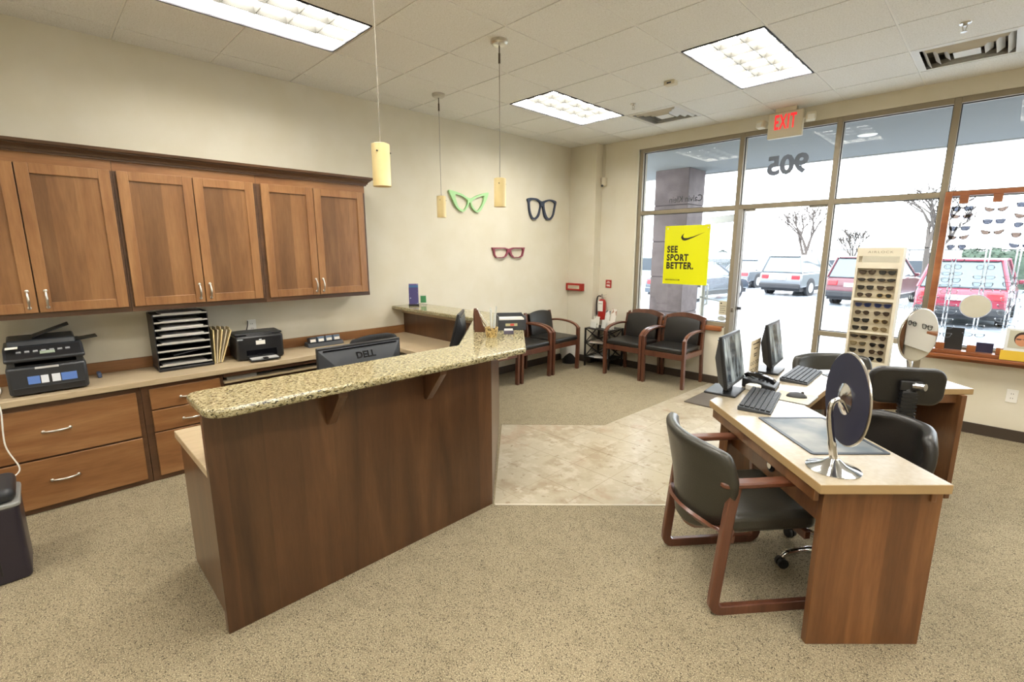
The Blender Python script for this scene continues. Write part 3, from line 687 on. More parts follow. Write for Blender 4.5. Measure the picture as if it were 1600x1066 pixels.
# ---------------------------------------------------------------- behind the counter
def monitor(label, loc, rz, w, h0, h1, logo=None, scr=None, tilt=0.0):
    """screen looks to local -X"""
    t = thing('office_monitor', label, 'monitor', loc, rz, 'black office monitors'); hw = w/2
    R_ = Matrix.Translation((0,0,h0)) @ Matrix.Rotation(tilt, 4, 'Y') @ Matrix.Translation((0,0,-h0))
    MB().box(-.022, .0, -hw, hw, h0, h1).xf(R_).build('bezel', BLK, t, bevel=.006)
    MB().add([(0,-hw+.004,h0+.004),(0,hw-.004,h0+.004),(0,hw-.004,h1-.012),(0,-hw+.004,h1-.012),(.055,-hw*.55,h0+.03),(.055,hw*.55,h0+.03),(.055,hw*.62,h1-.135),(.055,-hw*.62,h1-.135)],
         [(0,1,5,4),(1,2,6,5),(2,3,7,6),(3,0,4,7),(4,5,6,7),(0,3,2,1)]).xf(R_).build('back_shell', GREYP, t, bevel=.004)
    MB().box(.0, .012, -hw*.88, hw*.88, h1-.024, h1-.018).xf(R_).build('vent_slot', BLKG, t)
    MB().box(-.0235, -.022, -hw+.018, hw-.018, h0+.022, h1-.018).xf(R_).build('screen', scr or BLKG, t)
    if logo: text_mesh('logo', logo, .066, BLKG, t, R_ @ Matrix.Translation((.0335, -.045, h1-.088)) @ Matrix.Rotation(-.42, 4, 'Y') @ FACE_PX, extrude=.002, bold=.002, fit=(.125,.042))
    MB().box(.012, .045, -.05, .05, .008, h0+.12).build('stand', BLK, t, bevel=.005); MB().box(-.05, .14, -.12, .12, 0, .014).build('foot', BLK, t, bevel=.005)
    return t
monitor('dark grey monitor seen from behind over the reception counter, with lettering on its back', (1.93, 1.515, .738), 0, .545, .10, .368, 'DELL')
monitor('black monitor seen edge-on beside the wooden card rack', (1.46, 2.60, .762), math.radians(44), .36, .12, .40, tilt=.25)

def star_base(t, mat, z=.06, r=.29, rot=0.2):
    b = MB().lathe([(.001,z-.01),(.04,z-.01),(.045,z+.03),(.03,z+.06),(.001,z+.06)], 16).build('hub', mat, t, smooth=40)
    for i in range(5):
        a = rot+2*math.pi*i/5; c, s = math.cos(a), math.sin(a)
        MB().tube(bez([(c*.03,s*.03,z+.035),(c*r*.55,s*r*.55,z+.04),(c*r*.9,s*r*.9,z+.022),(c*r,s*r,z-.002)], 5), [.019]*6+[.016]*5+[.014]*5, 8).build('base_arm', mat, t, smooth=60)
        w = MB()
        for o in (-.013, .013): w.cyl((c*r - s*(o-.009), s*r + c*(o-.009), .027), (c*r - s*(o+.009), s*r + c*(o+.009), .027), .027, n=14)
        w.box(c*r-.010, c*r+.010, s*r-.010, s*r+.010, .025, z)
        w.build('caster', BLK, t, smooth=40)
def office_chair(name, label, loc, rz, back_z0, back_z1, back_w, fab, metal=BLK, curved=False, seat_z=.47, arms=False, post_h=None, rot=.2, knob=False, pad=False):
    """front of the chair looks to local +Y"""
    t = thing(name, label, 'office chair', loc, rz, 'rolling office chairs')
    star_base(t, metal, rot=rot)
    MB().cyl((0,0,.10), (0,0,seat_z-.06), .026, n=12).cyl((0,0,.10), (0,0,.26), .038, n=12).build('gas_lift', BLK, t, smooth=60)
    MB().box(-.12, .12, -.12, .12, seat_z-.07, seat_z-.045).build('seat_plate', BLK, t, bevel=.006)
    MB().prism(rrect(-.24, .24, -.22, .24, .09), seat_z-.05, seat_z+.03).build('seat', fab, t, bevel=.03, seg=4)
    yb = -.25; hz = (back_z1-back_z0)/2
    def shell(u, v):
        x = (u-.5)*back_w; z = back_z0+(back_z1-back_z0)*v
        e = 1 - .25*abs(2*v-1)**3.2; x *= e
        y = yb + .085*(2*(u-.5))**2*(1.3 if curved else .8) - .05*(v-.3)
        z += -.16*(2*abs(u-.5))**3*(v-.5)*2*hz*2 if True else 0
        return (x, y, z)
    if pad:
        pm_ = MB(); rr = rrect(-back_w/2, back_w/2, back_z0, back_z1, .065, 6); pm_.prism(rr, 0, .05); pm_.xf(Matrix(((1,0,0,0),(0,0,1,-.30),(0,1,0,0),(0,0,0,1))))
        pm_.v = [(x, y+.35*x*x-.10*(z-back_z0), z) for (x, y, z) in pm_.v]
        pm_.build('backrest', fab, t, bevel=.018, seg=3)
    else: MB().grid(shell, 12, 10, thick=-.055).build('backrest', fab, t, smooth=180, sub=1)
    pz = post_h or back_z0+.10
    MB().tube(bez([(0,-.06,seat_z-.06),(0,-.22,seat_z-.065),(0,-.315,seat_z+.02),(0,-.325,pz-.05),(0,-.325,pz)], 6), .02, 8).build('back_post', BLK, t, smooth=60)
    if knob:
        MB().box(-.035, .035, -.345, -.305, pz-.20, pz).build('post_cover', BLK, t, bevel=.006)
        for i in range(9): MB().box(-.038, .038, -.350, -.304, pz-.195+.021*i, pz-.184+.021*i).build('cover_rib', BLK, t)
        MB().cyl((.02,-.33,pz+.03), (.055,-.37,pz+.035), .02, n=12).build('adjust_knob', CHROME, t, smooth=40)
        MB().box(-.045, .06, -.335, -.315, pz+.0, pz+.055).build('bracket', BLK, t, bevel=.006)
    MB().tube([(.10,.02,seat_z-.06),(.27,.02,seat_z-.055)], .006, 6).ball((.285,.02,seat_z-.055), .022).build('lever', BLK, t, smooth=60)
    if arms:
        for s in (-1, 1):
            MB().tube(bez([(s*.2,0,seat_z-.05),(s*.29,0,seat_z-.03),(s*.29,-.02,seat_z+.14),(s*.29,.02,seat_z+.19)], 5), .013, 8).build('arm_post', BLK, t, smooth=60)
            MB().prism(rrect(s*.29-.035, s*.29+.035, -.12, .14, .03), seat_z+.185, seat_z+.21).build('arm_pad', BLK, t, bevel=.008)
    return t
office_chair('office_chair', 'black fabric office chair with round back behind the counter monitor', (.98, 1.99, 0), math.radians(90), .60, 1.03, .42, FABK, pad=False)
# ================================================================ PENDANT LAMPS, WALL ART, WALL ITEMS
SHADE = M('pendant_glass', '#dccb9b', .35, emit='#ffdf9a', estr=.05, col2='#cfb97f', scale=4)
def pendant(x, y, label):
    t = thing('pendant_lamp', label, 'pendant lamp', (x, y, 1.978), 0, 'pendant lamps over the reception counter')
    top = RH-1.978
    MB().lathe([(.001,top),(.062,top),(.062,top-.018),(.05,top-.03),(.012,top-.034),(.001,top-.034)], 24).build('ceiling_canopy', SILV, t, smooth=35)
    MB().cyl((0,0,top-.034), (0,0,top-.09), .0045, n=8).cyl((0,0,top-.085), (0,0,top-.15), .008, n=10).build('stem', M('stem_bronze', '#5c5348', .4, .6) if 'stem_bronze' not in bpy.data.materials else bpy.data.materials['stem_bronze'], t, smooth=60)
    MB().cyl((0,0,.20), (0,0,top-.14), .0026, n=6).build('cord', M('cord_grey', '#8d877b', .5) if 'cord_grey' not in bpy.data.materials else bpy.data.materials['cord_grey'], t)
    r = .045
    MB().lathe([(r,0),(r,.203),(r-.012,.208),(.006,.209),(.006,.203),(r-.004,.2),(r-.004,0)], 28).build('lamp_shade', SHADE, t, smooth=35)
    MB().ball((0,0,.10), .02, 10).build('bulb', M('bulb_glow', '#fff0d0', .4, emit='#ffe0b0', estr=3) if 'bulb_glow' not in bpy.data.materials else bpy.data.materials['bulb_glow'], t, smooth=60)
    for a in (-.9, 1.3, 3.4):
        c, s = math.cos(a), math.sin(a); MB().cyl((c*(r-.001), s*(r-.001), .165), (c*(r+.006), s*(r+.006), .165), .004, n=8).build('screw', BLK, t)
pendant(2.34, 1.475, 'nearest cream cylinder pendant lamp, left of the green glasses frame')
pendant(.644, 3.111, 'furthest and smallest cream cylinder pendant lamp')
pendant(1.911, 2.708, 'cream cylinder pendant lamp between the green and the navy glasses frame')

def plate(name, polys, depth, mat, smooth=True, parent=None, bev=0.0):
    cu = bpy.data.curves.new(name, 'CURVE'); cu.dimensions = '2D'; cu.fill_mode = 'BOTH'; cu.extrude = depth/2; cu.bevel_depth = bev
    for P in polys:
        Q = P
        if smooth:
            n = len(P); Q = []
            for i in range(n):
                a, b, c, d_ = [Vector(P[(i+k) % n]) for k in (-1, 0, 1, 2)]
                for k in range(4):
                    s = k/4; Q.append(.5*((2*b)+(c-a)*s+(2*a-5*b+4*c-d_)*s*s+(3*b-a-3*c+d_)*s**3))
        sp = cu.splines.new('POLY'); sp.points.add(len(Q)-1); sp.use_cyclic_u = True
        for i, q in enumerate(Q): sp.points[i].co = (q[0], q[1], 0, 1)
    tmp = bpy.data.objects.new(name, cu); COL.objects.link(tmp)
    me = bpy.data.meshes.new_from_object(tmp.evaluated_get(bpy.context.evaluated_depsgraph_get())); bpy.data.objects.remove(tmp); bpy.data.curves.remove(cu)
    me.materials.clear(); me.materials.append(mat)
    o = bpy.data.objects.new(name, me); COL.objects.link(o)
    if parent is not None: o.parent = parent
    return o
ART = [
 ('glasses_wall_art', 'green cat-eye glasses frame hanging on the left wall', '#a9d69a',
  [[(3.685,2.332),(3.72,2.342),(3.87,2.314),(3.998,2.272),(4.132,2.32),(4.279,2.36),(4.295,2.347),(4.268,2.28),(4.207,2.191),(4.167,2.138),(4.118,2.114),(4.07,2.129),(4.024,2.172),(4.006,2.217),(3.987,2.219),(3.968,2.176),(3.92,2.125),(3.883,2.109),(3.829,2.127),(3.776,2.171),(3.726,2.255)],
   [(3.78,2.3),(3.869,2.29),(3.951,2.258),(3.963,2.231),(3.949,2.189),(3.911,2.138),(3.874,2.132),(3.821,2.16),(3.795,2.213),(3.779,2.259)],
   [(4.219,2.317),(4.131,2.296),(4.054,2.258),(4.025,2.228),(4.034,2.194),(4.08,2.141),(4.118,2.136),(4.168,2.181),(4.204,2.24),(4.219,2.291)]]),
 ('glasses_wall_art', 'navy blue rounded glasses frame hanging on the left wall near the corner', '#333c50',
  [[(5.003,2.332),(5.062,2.355),(5.195,2.354),(5.294,2.324),(5.445,2.36),(5.563,2.352),(5.603,2.333),(5.583,2.258),(5.554,2.157),(5.503,2.096),(5.451,2.077),(5.386,2.091),(5.342,2.146),(5.315,2.242),(5.295,2.257),(5.27,2.231),(5.247,2.141),(5.198,2.091),(5.137,2.072),(5.081,2.094),(5.04,2.178),(5.023,2.287)],
   [(5.062,2.318),(5.158,2.335),(5.232,2.317),(5.265,2.279),(5.246,2.206),(5.217,2.14),(5.161,2.097),(5.113,2.103),(5.071,2.164),(5.051,2.258)],
   [(5.357,2.309),(5.446,2.342),(5.524,2.336),(5.572,2.307),(5.557,2.24),(5.533,2.156),(5.489,2.112),(5.445,2.102),(5.398,2.133),(5.359,2.212),(5.345,2.276)]]),
 ('glasses_wall_art', 'maroon rectangular glasses frame, the lowest of the three on the wall', '#8a3b4c',
  [[(4.352,1.694),(4.575,1.694),(4.652,1.676),(4.73,1.695),(4.953,1.696),(4.937,1.644),(4.914,1.58),(4.856,1.56),(4.741,1.561),(4.685,1.59),(4.658,1.634),(4.64,1.629),(4.607,1.583),(4.552,1.56),(4.424,1.565),(4.392,1.593),(4.376,1.653)],
   [(4.393,1.676),(4.553,1.684),(4.623,1.668),(4.614,1.622),(4.585,1.579),(4.531,1.57),(4.434,1.574),(4.407,1.6)],
   [(4.689,1.664),(4.752,1.681),(4.909,1.681),(4.921,1.652),(4.898,1.589),(4.849,1.57),(4.748,1.571),(4.707,1.603)]])]
for i, (n, lb, c, P) in enumerate(ART):
    yc = sum(p[0] for p in P[0])/len(P[0]); zc = sum(p[1] for p in P[0])/len(P[0])
    Q = [[(p[0]-yc, p[1]-zc) for p in q] for q in P]
    o = plate(n, Q, .026, M('art_paint_%d' % i, c, .5), smooth=(i < 2))
    o.rotation_euler = (math.radians(90), 0, math.radians(90)); o.location = (.0165, yc, zc); tag(o, lb, 'wall art', 'giant glasses frames on the wall')

t = thing('fire_box', 'small red wall box with a pale label on the pilaster', 'alarm box', (.16, 5.935, 1.065))
MB().box(-.152, .152, -.06, 0, 0, .108).build('box', RED, t, bevel=.006); MB().box(-.11, .10, -.0615, -.0595, .028, .078).build('label_plate', M('pale_label', '#c9c0a8', .6), t)
FBT = M('label_ink_grey', '#6d6658', .7)
for i in range(3): MB().box(-.10, .09-.02*i, -.0625, -.0613, .066-.013*i, .069-.013*i).build('print_line', FBT, t)
t = thing('fire_sign', 'small red fire instruction plate on the window wall', 'sign', (.63, RY1, 1.12))
MB().box(-.048, .048, -.012, 0, 0, .115).build('plate', RED, t, bevel=.003)
text_mesh('lettering', 'FIRE', .036, PAPER, t, Matrix.Translation((0,-.0125,.022)) @ FACE_MY, extrude=.0005, bold=.0008, sx=.9)
MB().box(-.03, .03, -.013, -.012, .072, .078).box(-.02, .02, -.013, -.012, .088, .094).build('print_line', PAPER, t)
t = thing('motion_sensor', 'small cream motion sensor box high in the corner', 'sensor', (.505, 6.05, 2.555))
MB().prism([(-.04,.043),(-.04,0),(0,-.035),(.04,0),(.04,.043)], 0, .11).build('housing', IVORY, t, bevel=.006); MB().ball((0,-.02,.0), .018, 10).build('lens', GREYP, t, smooth=60)
MB().cyl((0,.035,.11), (0,.035,.55), .004, n=6).build('conduit', IVORY, t)

t = thing('fire_extinguisher', 'red fire extinguisher with black hose hung on the wall in the corner', 'fire extinguisher', (.575, 6.02, .66))
MB().lathe([(.001,0),(.055,0),(.058,.02),(.058,.24),(.045,.285),(.02,.30),(.001,.30)], 20).build('cylinder', RED, t, smooth=40)
MB().cyl((0,0,.29), (0,0,.335), .02, n=12).build('valve', SILV, t); MB().bar((-.01,0,.34), (.075,-.01,.365), .018, .01).bar((-.01,0,.33), (.07,-.01,.325), .018, .008).build('lever_handle', SILV, t, bevel=.002)
MB().tube(bez([(-.015,0,.335),(-.07,-.01,.33),(-.085,-.015,.22),(-.075,-.02,.06)], 6), .009, 8).build('hose', BLK, t, smooth=60)
MB().obox((.012,-.0595,.20), (.085, .003, .15)).build('inspection_tag', PAPER, t); MB().obox((.012,-.062,.235), (.06, .002, .006)).build('tag_print', FBT, t)
MB().cyl((0,0,.335), (.0,-.01,.37), .012, n=10).build('gauge', SILV, t)

# ================================================================ WAITING CHAIRS
def waiting_chair(label, loc, rz):
    t = thing('waiting_chair', label, 'chair', loc, rz, 'wooden armchairs with dark leather for waiting')
    hw = .285
    for s in (-1, 1):
        MB().sweep([(s*(hw-.019),.235,0),(s*(hw-.019),.245,.30),(s*(hw-.019),.245,.60)], [(-.019,-.024),(.019,-.024),(.019,.024),(-.019,.024)], up=(0,1,0)).build('front_leg', CHW, t, bevel=.004)
        MB().sweep(bez([(s*(hw-.02),-.275,0),(s*(hw-.02),-.245,.42),(s*(hw-.025),-.258,.62),(s*(hw-.03),-.292,.795)], 4), [(-.017,-.022),(.017,-.022),(.017,.022),(-.017,.022)], up=(0,1,0)).build('rear_leg', CHW, t, bevel=.003)
        pa = bez([(s*(hw-.022),-.27,.655),(s*(hw-.02),-.12,.675),(s*(hw-.019),.06,.668),(s*(hw-.019),.19,.635),(s*(hw-.019),.262,.575)], 5)
        MB().sweep(pa, [(-.021,-.014),(.021,-.014),(.021,.014),(-.021,.014)]).build('arm', CHWY, t, bevel=.006)
        MB().box(s*(hw-.02)-.012, s*(hw-.02)+.012, -.245, .225, .365, .425).build('side_rail', CHWY, t, bevel=.003)
    MB().box(-hw+.04, hw-.04, .232, .258, .355, .425).build('front_rail', CHW, t, bevel=.003)
    MB().box(-hw+.04, hw-.04, -.255, -.232, .365, .42).build('back_rail', CHW, t, bevel=.003)
    MB().prism(rrect(-hw+.042, hw-.042, -.215, .265, .03), .425, .488).build('seat', LEATH, t, bevel=.022, seg=4)
    # wooden back with an arched crest and a leather pad in front
    n = 14
    def bk(z): return -.243 - .075*((z-.44)/.42)**1.3 if z > .44 else -.243
    vs = []; xs = [(-hw+.014)+(2*hw-.028)*i/n for i in range(n+1)]
    def topz(x): return .866 - .05*(abs(x)/(hw-.014))**2
    mb = MB()
    rows = [.47, .60, .72, None]
    for k in range(4):
        for x in xs:
            z = rows[k] if rows[k] else topz(x); vs.append((x, bk(z), z))
    for k in range(4):
        for x in xs:
            z = rows[k] if rows[k] else topz(x); vs.append((x, bk(z)-.022, z))
    w = n+1; fs = []
    for k in range(3):
        for i in range(n):
            a = k*w+i; fs += [(a, a+1, a+w+1, a+w), (4*w+a, 4*w+a+w, 4*w+a+w+1, 4*w+a+1)]
    for i in range(n): fs += [(i, 4*w+i, 4*w+i+1, i+1), (3*w+i, 3*w+i+1, 7*w+i+1, 7*w+i)]
    for k in range(3): fs += [(k*w, (k+1)*w, (k+5)*w, (k+4)*w), (k*w+n, (k+4)*w+n, (k+5)*w+n, (k+1)*w+n)]
    mb.add(vs, fs).build('back_frame', CHW, t, bevel=.003)
    def pad(u, v):
        x = (u-.5)*2*(hw-.062); z = .485 + (.805-.485)*v - .03*(2*abs(u-.5))**2*v
        return (x, bk(z)+.030+.012*(1-(2*u-1)**4)*(1-(2*v-1)**4), z)
    MB().grid(pad, 10, 8, thick=.04).build('back_pad', LEATH, t, bevel=.008, smooth=60)
    return t
c0 = waiting_chair('wooden armchair against the left wall, next to the corner table', (.30, 5.235, 0), math.radians(-90))
copy_thing(c0, (.30, 4.63, 0), math.radians(-90), 'wooden armchair against the left wall, its back half hidden by the black card box')
copy_thing(c0, (.30, 4.025, 0), math.radians(-90), 'wooden armchair against the left wall, almost wholly hidden behind the granite counter')
copy_thing(c0, (1.252, 5.775, 0), math.radians(180), 'wooden armchair under the window, next to the black corner table')
copy_thing(c0, (1.832, 5.775, 0), math.radians(180), 'wooden armchair under the yellow poster, next to the entrance door')

# corner table with X sides
t = thing('corner_table', 'small black metal corner table with crossed sides and three shelves', 'side table', (.71, 5.895, 0))
a, b, h = .205, .165, .56
MET = M('black_metal', '#211d1b', .45, .3)
for x in (-a, a):
    for y in (-b, b): MB().box(x-.011, x+.011, y-.011, y+.011, 0, h-.012).build('leg', MET, t, bevel=.002)
for z, nm in ((h-.012, 'tabletop'), (.34, 'shelf'), (.13, 'shelf')):
    MB().box(-a-.012, a+.012, -b-.012, b+.012, z, z+.012).build(nm, MET, t, bevel=.002)
for (z0, z1) in ((.352, h-.014), (.142, .34)):
    for y in (-b, b):
        MB().bar((-a+.01,y,z0), (a-.01,y,z1), .008, .012).bar((-a+.01,y,z1), (a-.01,y,z0), .008, .012).build('cross_brace', MET, t)
    for x in (-a, a):
        MB().bar((x,-b+.01,z0), (x,b-.01,z1), .008, .012).bar((x,-b+.01,z1), (x,b-.01,z0), .008, .012).build('cross_brace', MET, t)
mags = [('magazine', '#d9d5cc', (.66,5.86,.3525), .2, 'white magazine on the middle shelf of the corner table'), ('magazine', '#bfae9c', (.70,5.87,.359), -.3, 'tan magazine lying on top on the middle shelf'),
        ('magazine', '#c9cdd1', (.67,5.88,.1425), .1, 'grey magazine on the bottom shelf of the corner table'), ('magazine', '#e3ded6', (.72,5.86,.149), .5, 'white magazine lying on top on the bottom shelf')]
for i, (n, c, l, r, lb) in enumerate(mags):
    o = MB().box(-.105, .105, -.14, .14, 0, .006).build(n, M('magazine_%d' % i, c, .35, col2='#8a8078', scale=9, lo=.55, hi=.7), None); o.location = l; o.rotation_euler = (0, 0, r); tag(o, lb, 'magazine', 'magazines on the corner table')
HOLD = [('brochure_stand', (.60, 5.80, .561), .125, .16, -.2, ['#e8e5da', '#86925f'], 'low acrylic stand with white and green leaflets on the corner table'),
        ('brochure_stand', (.735, 5.86, .561), .11, .25, -.35, ['#e4e2dc', '#4a5260'], 'middle acrylic stand with grey leaflets on the corner table'),
        ('brochure_stand', (.855, 5.83, .561), .115, .285, -.35, ['#efeae2', '#b58a74'], 'tall acrylic stand with a portrait leaflet on the corner table')]
for i, (n, l, w, hh, rz, cs, lb) in enumerate(HOLD):
    t = thing(n, lb, 'brochure stand', l, rz, 'acrylic brochure stands on the corner table')
    MB().obox((0,.05,hh/2), (w, .003, hh), rx=-.16).obox((0,.02,.002), (w, .10, .003)).build('stand', CLEAR, t)
    MB().obox((0,.043,hh/2+.004), (w-.008, .004, hh-.004), rx=-.16).build('leaflet', M('leaflet_%d' % i, cs[0], .5, col2=cs[1], scale=14, lo=.56, hi=.62, detail=2), t)
    MB().obox((0,-.008,.06), (w-.01, .004, .12), rx=-.16).build('front_leaflet', M('leaflet_b%d' % i, cs[0], .5, col2=cs[1], scale=7, lo=.58, hi=.62, detail=1), t)
    MB().obox((0,-.012,.045), (w, .003, .09), rx=-.16).build('front_pocket', CLEAR, t)
t = thing('waste_bin', 'small dark waste bin with a white plastic liner behind the armchair', 'bin', (.225, 5.72, 0))
MB().lathe([(.001,0),(.105,0),(.13,.27),(.124,.27),(.10,.008),(.001,.008)], 20).build('bin', BLK, t, smooth=40)
def bag(u, v):
    a = 2*math.pi*u; r = .136+.010*math.sin(9*a)*v+.012*v*math.sin(4*a+1); return (r*math.cos(a), r*math.sin(a), .29-(.17+.05*math.sin(3*a+1))*v)
MB().grid(bag, 40, 6).build('liner', M('bag_white', '#dad9d4', .5), t, smooth=60)

# ================================================================ ON THE GRANITE COUNTER
GZ = 1.067
t = thing('brochure_rack', 'purple and blue brochure rack on the granite by the left wall', 'brochure rack', (.17, 3.06, GZ), math.radians(55))
MB().box(-.055, .055, -.04, .06, 0, .02).build('base', BLK, t, bevel=.004)
for i, (c, y, h) in enumerate((('#4a4478', -.025, .18), ('#3f6f9a', .0, .20), ('#6a5b93', .03, .215))):
    b_ = MB().obox((-.0, y, .02+h/2), (.10, .012, h), rx=-.06).build('brochure', M('brochure_%d' % i, c, .4, col2='#c3cbe0', scale=22, lo=.6, hi=.66), t)
    if i == 0: MB().obox((0, y-.0075, .045), (.085, .003, .05), rx=-.06).build('orange_panel', M('brochure_orange', '#e0583c', .4), b_)
t = thing('green_card_stand', 'small clear stand with a green card beside the brochure rack', 'card stand', (.16, 3.19, GZ), math.radians(60))
MB().obox((0,.01,.055), (.075, .003, .11), rx=-.1).obox((0,-.01,.002), (.075, .05, .003)).build('stand', CLEAR, t); MB().obox((0,.006,.06), (.06, .003, .075), rx=-.1).build('card', M('card_green', '#3f8a55', .4), t)
t = thing('card_rack', 'reddish wooden tiered business card rack on the granite corner', 'card rack', (1.945, 2.47, GZ), math.radians(55))
for y in (-.045, .045):
    slab([(-.05,0),(.075,0),(.075,.012),(.02,.03),(-.025,.165),(-.045,.165),(-.05,.12)], y-.006, y+.006).build('side', CHW, t, bevel=.002)
for i in range(3):
    s_ = MB().obox((.035-.028*i, 0, .04+.045*i), (.004, .08, .05), ry=-.45).build('tier', CHW, t); MB().obox((.044-.028*i, 0, .055+.045*i), (.006, .07, .045), ry=-.45).build('cards', PAPER, s_)
t = thing('pen_cup', 'woven cup holding tall glass sticks on the granite counter', 'pen cup', (2.19, 2.355, GZ))
WICK = speckle('wicker', '#b79a5f', [('#5e4a28', 120, .5, .06, (1,1,.4)), ('#dcc58b', 150, .55, .05, (1,1,.4))], .7, .8, 150)
MB().lathe([(.001,0),(.036,0),(.046,.062),(.047,.068),(.041,.068),(.033,.006),(.001,.006)], 20).build('cup', WICK, t, smooth=40)
for i, (dx, dy, hh) in enumerate(((-.018,.01,.20), (.005,-.006,.19), (.022,.012,.215), (.0,.02,.16))):
    MB().cyl((dx*.6,dy*.6,.012), (dx*1.4,dy*1.4,hh), .005, n=8).build('stick', M('glass_stick', '#cfd2cf', .15, .2) if i == 0 else bpy.data.materials['glass_stick'], t, smooth=60)
t = thing('card_file_box', 'black open card file box full of white cards on the granite corner', 'file box', (2.03, 2.70, GZ), math.radians(53.5))
MB().box(-.105, .105, -.075, .075, 0, .006).box(-.105, -.098, -.075, .075, 0, .105).box(.098, .105, -.075, .075, 0, .105).box(-.098, .098, -.075, -.068, 0, .078).box(-.098, .098, .068, .075, 0, .115).build('box', GREYP, t, bevel=.002)
for i in range(9): MB().obox((0, -.055+.0135*i, .048), (.188, .005, .078), rx=.05*((i % 3)-1)).build('card', PAPER, t)
MB().box(-.05, .04, -.0765, -.075, .032, .052).build('label', M('label_olive', '#b9b38b', .5), t); MB().box(-.015, .015, -.0775, -.0764, .034, .050).build('label_mark', M('label_red', '#d0524a', .5), t)
t = thing('business_card_holder', 'tiny grey business card holder in front of the card file box', 'card holder', (2.185, 2.525, GZ), math.radians(50))
MB().box(-.035, .035, -.02, .02, 0, .026).build('holder', M('holder_slate', '#5a5668', .4), t, bevel=.002); MB().obox((0,.004,.03), (.06, .022, .012)).build('cards', PAPER, t)
# ================================================================ CONSULTATION DESK
DZ = .765
DT = [(4.2375,2.2025),(4.60,2.565),(3.92,3.245),(3.92,3.735),(4.60,4.415),(4.2375,4.7775),(3.48,4.02),(3.48,2.96)]
t = thing('consultation_desk', 'wide angled desk with pale laminate top and brown wooden end panels', 'desk', (0,0,0))
dk = MB().prism(DT, .725, DZ); dk.mi = [0, 0]+[1]*(len(dk.mi)-2); dk.build('desktop', [LAMW, LAMS], t, bevel=.003)
s2 = math.sqrt(.5)
def along(xy0, xy1, th, z0, z1, name, mat, parent):
    a = Vector((xy0[0], xy0[1], 0)); b = Vector((xy1[0], xy1[1], 0)); m = (z0+z1)/2
    return MB().bar((a.x, a.y, m), (b.x, b.y, m), th, z1-z0).build(name, mat, parent, bevel=.002)
for sg in (1, -1):
    def my(p): return p if sg == 1 else (p[0], 6.98-p[1])
    along(my((4.225,2.297)), my((4.563,2.635)), .034, 0, .725, 'end_panel', DESKW, t)
    along(my((4.268,2.372)), my((3.60,3.04)), .02, .50, .725, 'modesty_panel', DESKW, t)
    along(my((4.215,2.265)), my((3.51,2.97)), .02, .665, .725, 'apron', DESKW, t)
    along(my((4.55,2.585)), my((3.935,3.20)), .02, .665, .725, 'inner_apron', DESKW, t)
along((3.60,2.95), (3.60,4.03), .02, .08, .725, 'front_panel', DESKW, t)
MB().box(3.50, 3.52, 3.02, 3.96, .665, .725).build('front_apron', DESKW, t, bevel=.002)
for y in (3.0, 3.98): MB().box(3.55, 3.60, y-.025, y+.025, 0, .725).build('corner_post', DESKW, t, bevel=.003)
g_ = MB().lathe([(.001,.0),(.034,.0),(.034,.012),(.026,.014),(.024,.004),(.001,.004)], 20)
g_.xf(Matrix.Translation((3.925,2.708,.575)) @ Matrix.Rotation(math.radians(-135), 4, 'Z') @ Matrix.Rotation(math.radians(90), 4, 'Y')); gr = g_.build('cable_grommet', BLK, t, smooth=40)
g2 = MB().lathe([(.001,0),(.02,0),(.018,.018),(.001,.018)], 16); g2.xf(Matrix.Translation((3.925,2.708,.575)) @ Matrix.Rotation(math.radians(-135), 4, 'Z') @ Matrix.Rotation(math.radians(90), 4, 'Y')); g2.build('grommet_cap', CHROME, gr, smooth=40)

# desk equipment
SCR = M('screen_picture', '#39424a', .12, col2='#b9c4c8', scale=5, stretch=(1,4,1), lo=.42, hi=.7)
monitor('black desk monitor at the near corner of the desk, tilted back', (3.515, 3.215, DZ), math.radians(186), .40, .06, .385, scr=SCR, tilt=.17)
monitor('black desk monitor behind the beige sign, showing a bright picture', (3.525, 3.99, DZ), math.radians(186), .40, .06, .375, scr=SCR, tilt=.17)
KEYM = M('key_black', '#26282b', .5)
def keyboard(label, loc, rz):
    t = thing('keyboard', label, 'keyboard', loc, rz, 'computer keyboards on the desk')
    slab([(-.085,.0),(.085,.0),(.085,.010),(-.085,.024)], -.235, .235).build('case', GREYP, t, bevel=.003)
    for r in range(6):
        x = .068-.027*r; z = .011+.0145*(.085-x)/.17*1.0
        w_ = MB()
        n = [13, 14, 14, 15, 15, 15][r]; k0 = -.222; tot = .444
        for i in range(n):
            a = k0+tot*i/n; b = k0+tot*(i+1)/n; w_.obox((x, (a+b)/2, z+.003), (.021, b-a-.004, .008), ry=.08)
        w_.build('key_row', KEYM, t)
    MB().box(-.082, -.072, .13, .22, .0245, .0255).build('indicator_panel', SILV, t)
    return t
k0 = keyboard('black keyboard on the desk in front of the nearer monitor', (3.71, 3.135, DZ+.001), math.radians(10))
copy_thing(k0, (3.715, 3.965, DZ+.001), math.radians(2), 'black keyboard on the desk in front of the farther monitor')
t = thing('desk_phone', 'black desk phone with handset between the two keyboards', 'phone', (3.59, 3.505, DZ), math.radians(8))
slab([(-.10,0),(.10,0),(.10,.022),(-.10,.06)], -.09, .09).build('phone_base', BLK, t, bevel=.006)
MB().sweep(bez([(-.085,-.06,.075),(-.05,-.062,.088),(.05,-.062,.07),(.09,-.06,.045)], 5), [(-.022,-.012),(.022,-.012),(.022,.014),(-.022,.014)]).build('handset', BLKG, t, bevel=.008)
for i in range(4):
    for j in range(3): MB().obox((-.01+.024*i, .0+.024*j, .046-.0045*i), (.014, .015, .006), ry=.19).build('phone_key', KEYM, t)
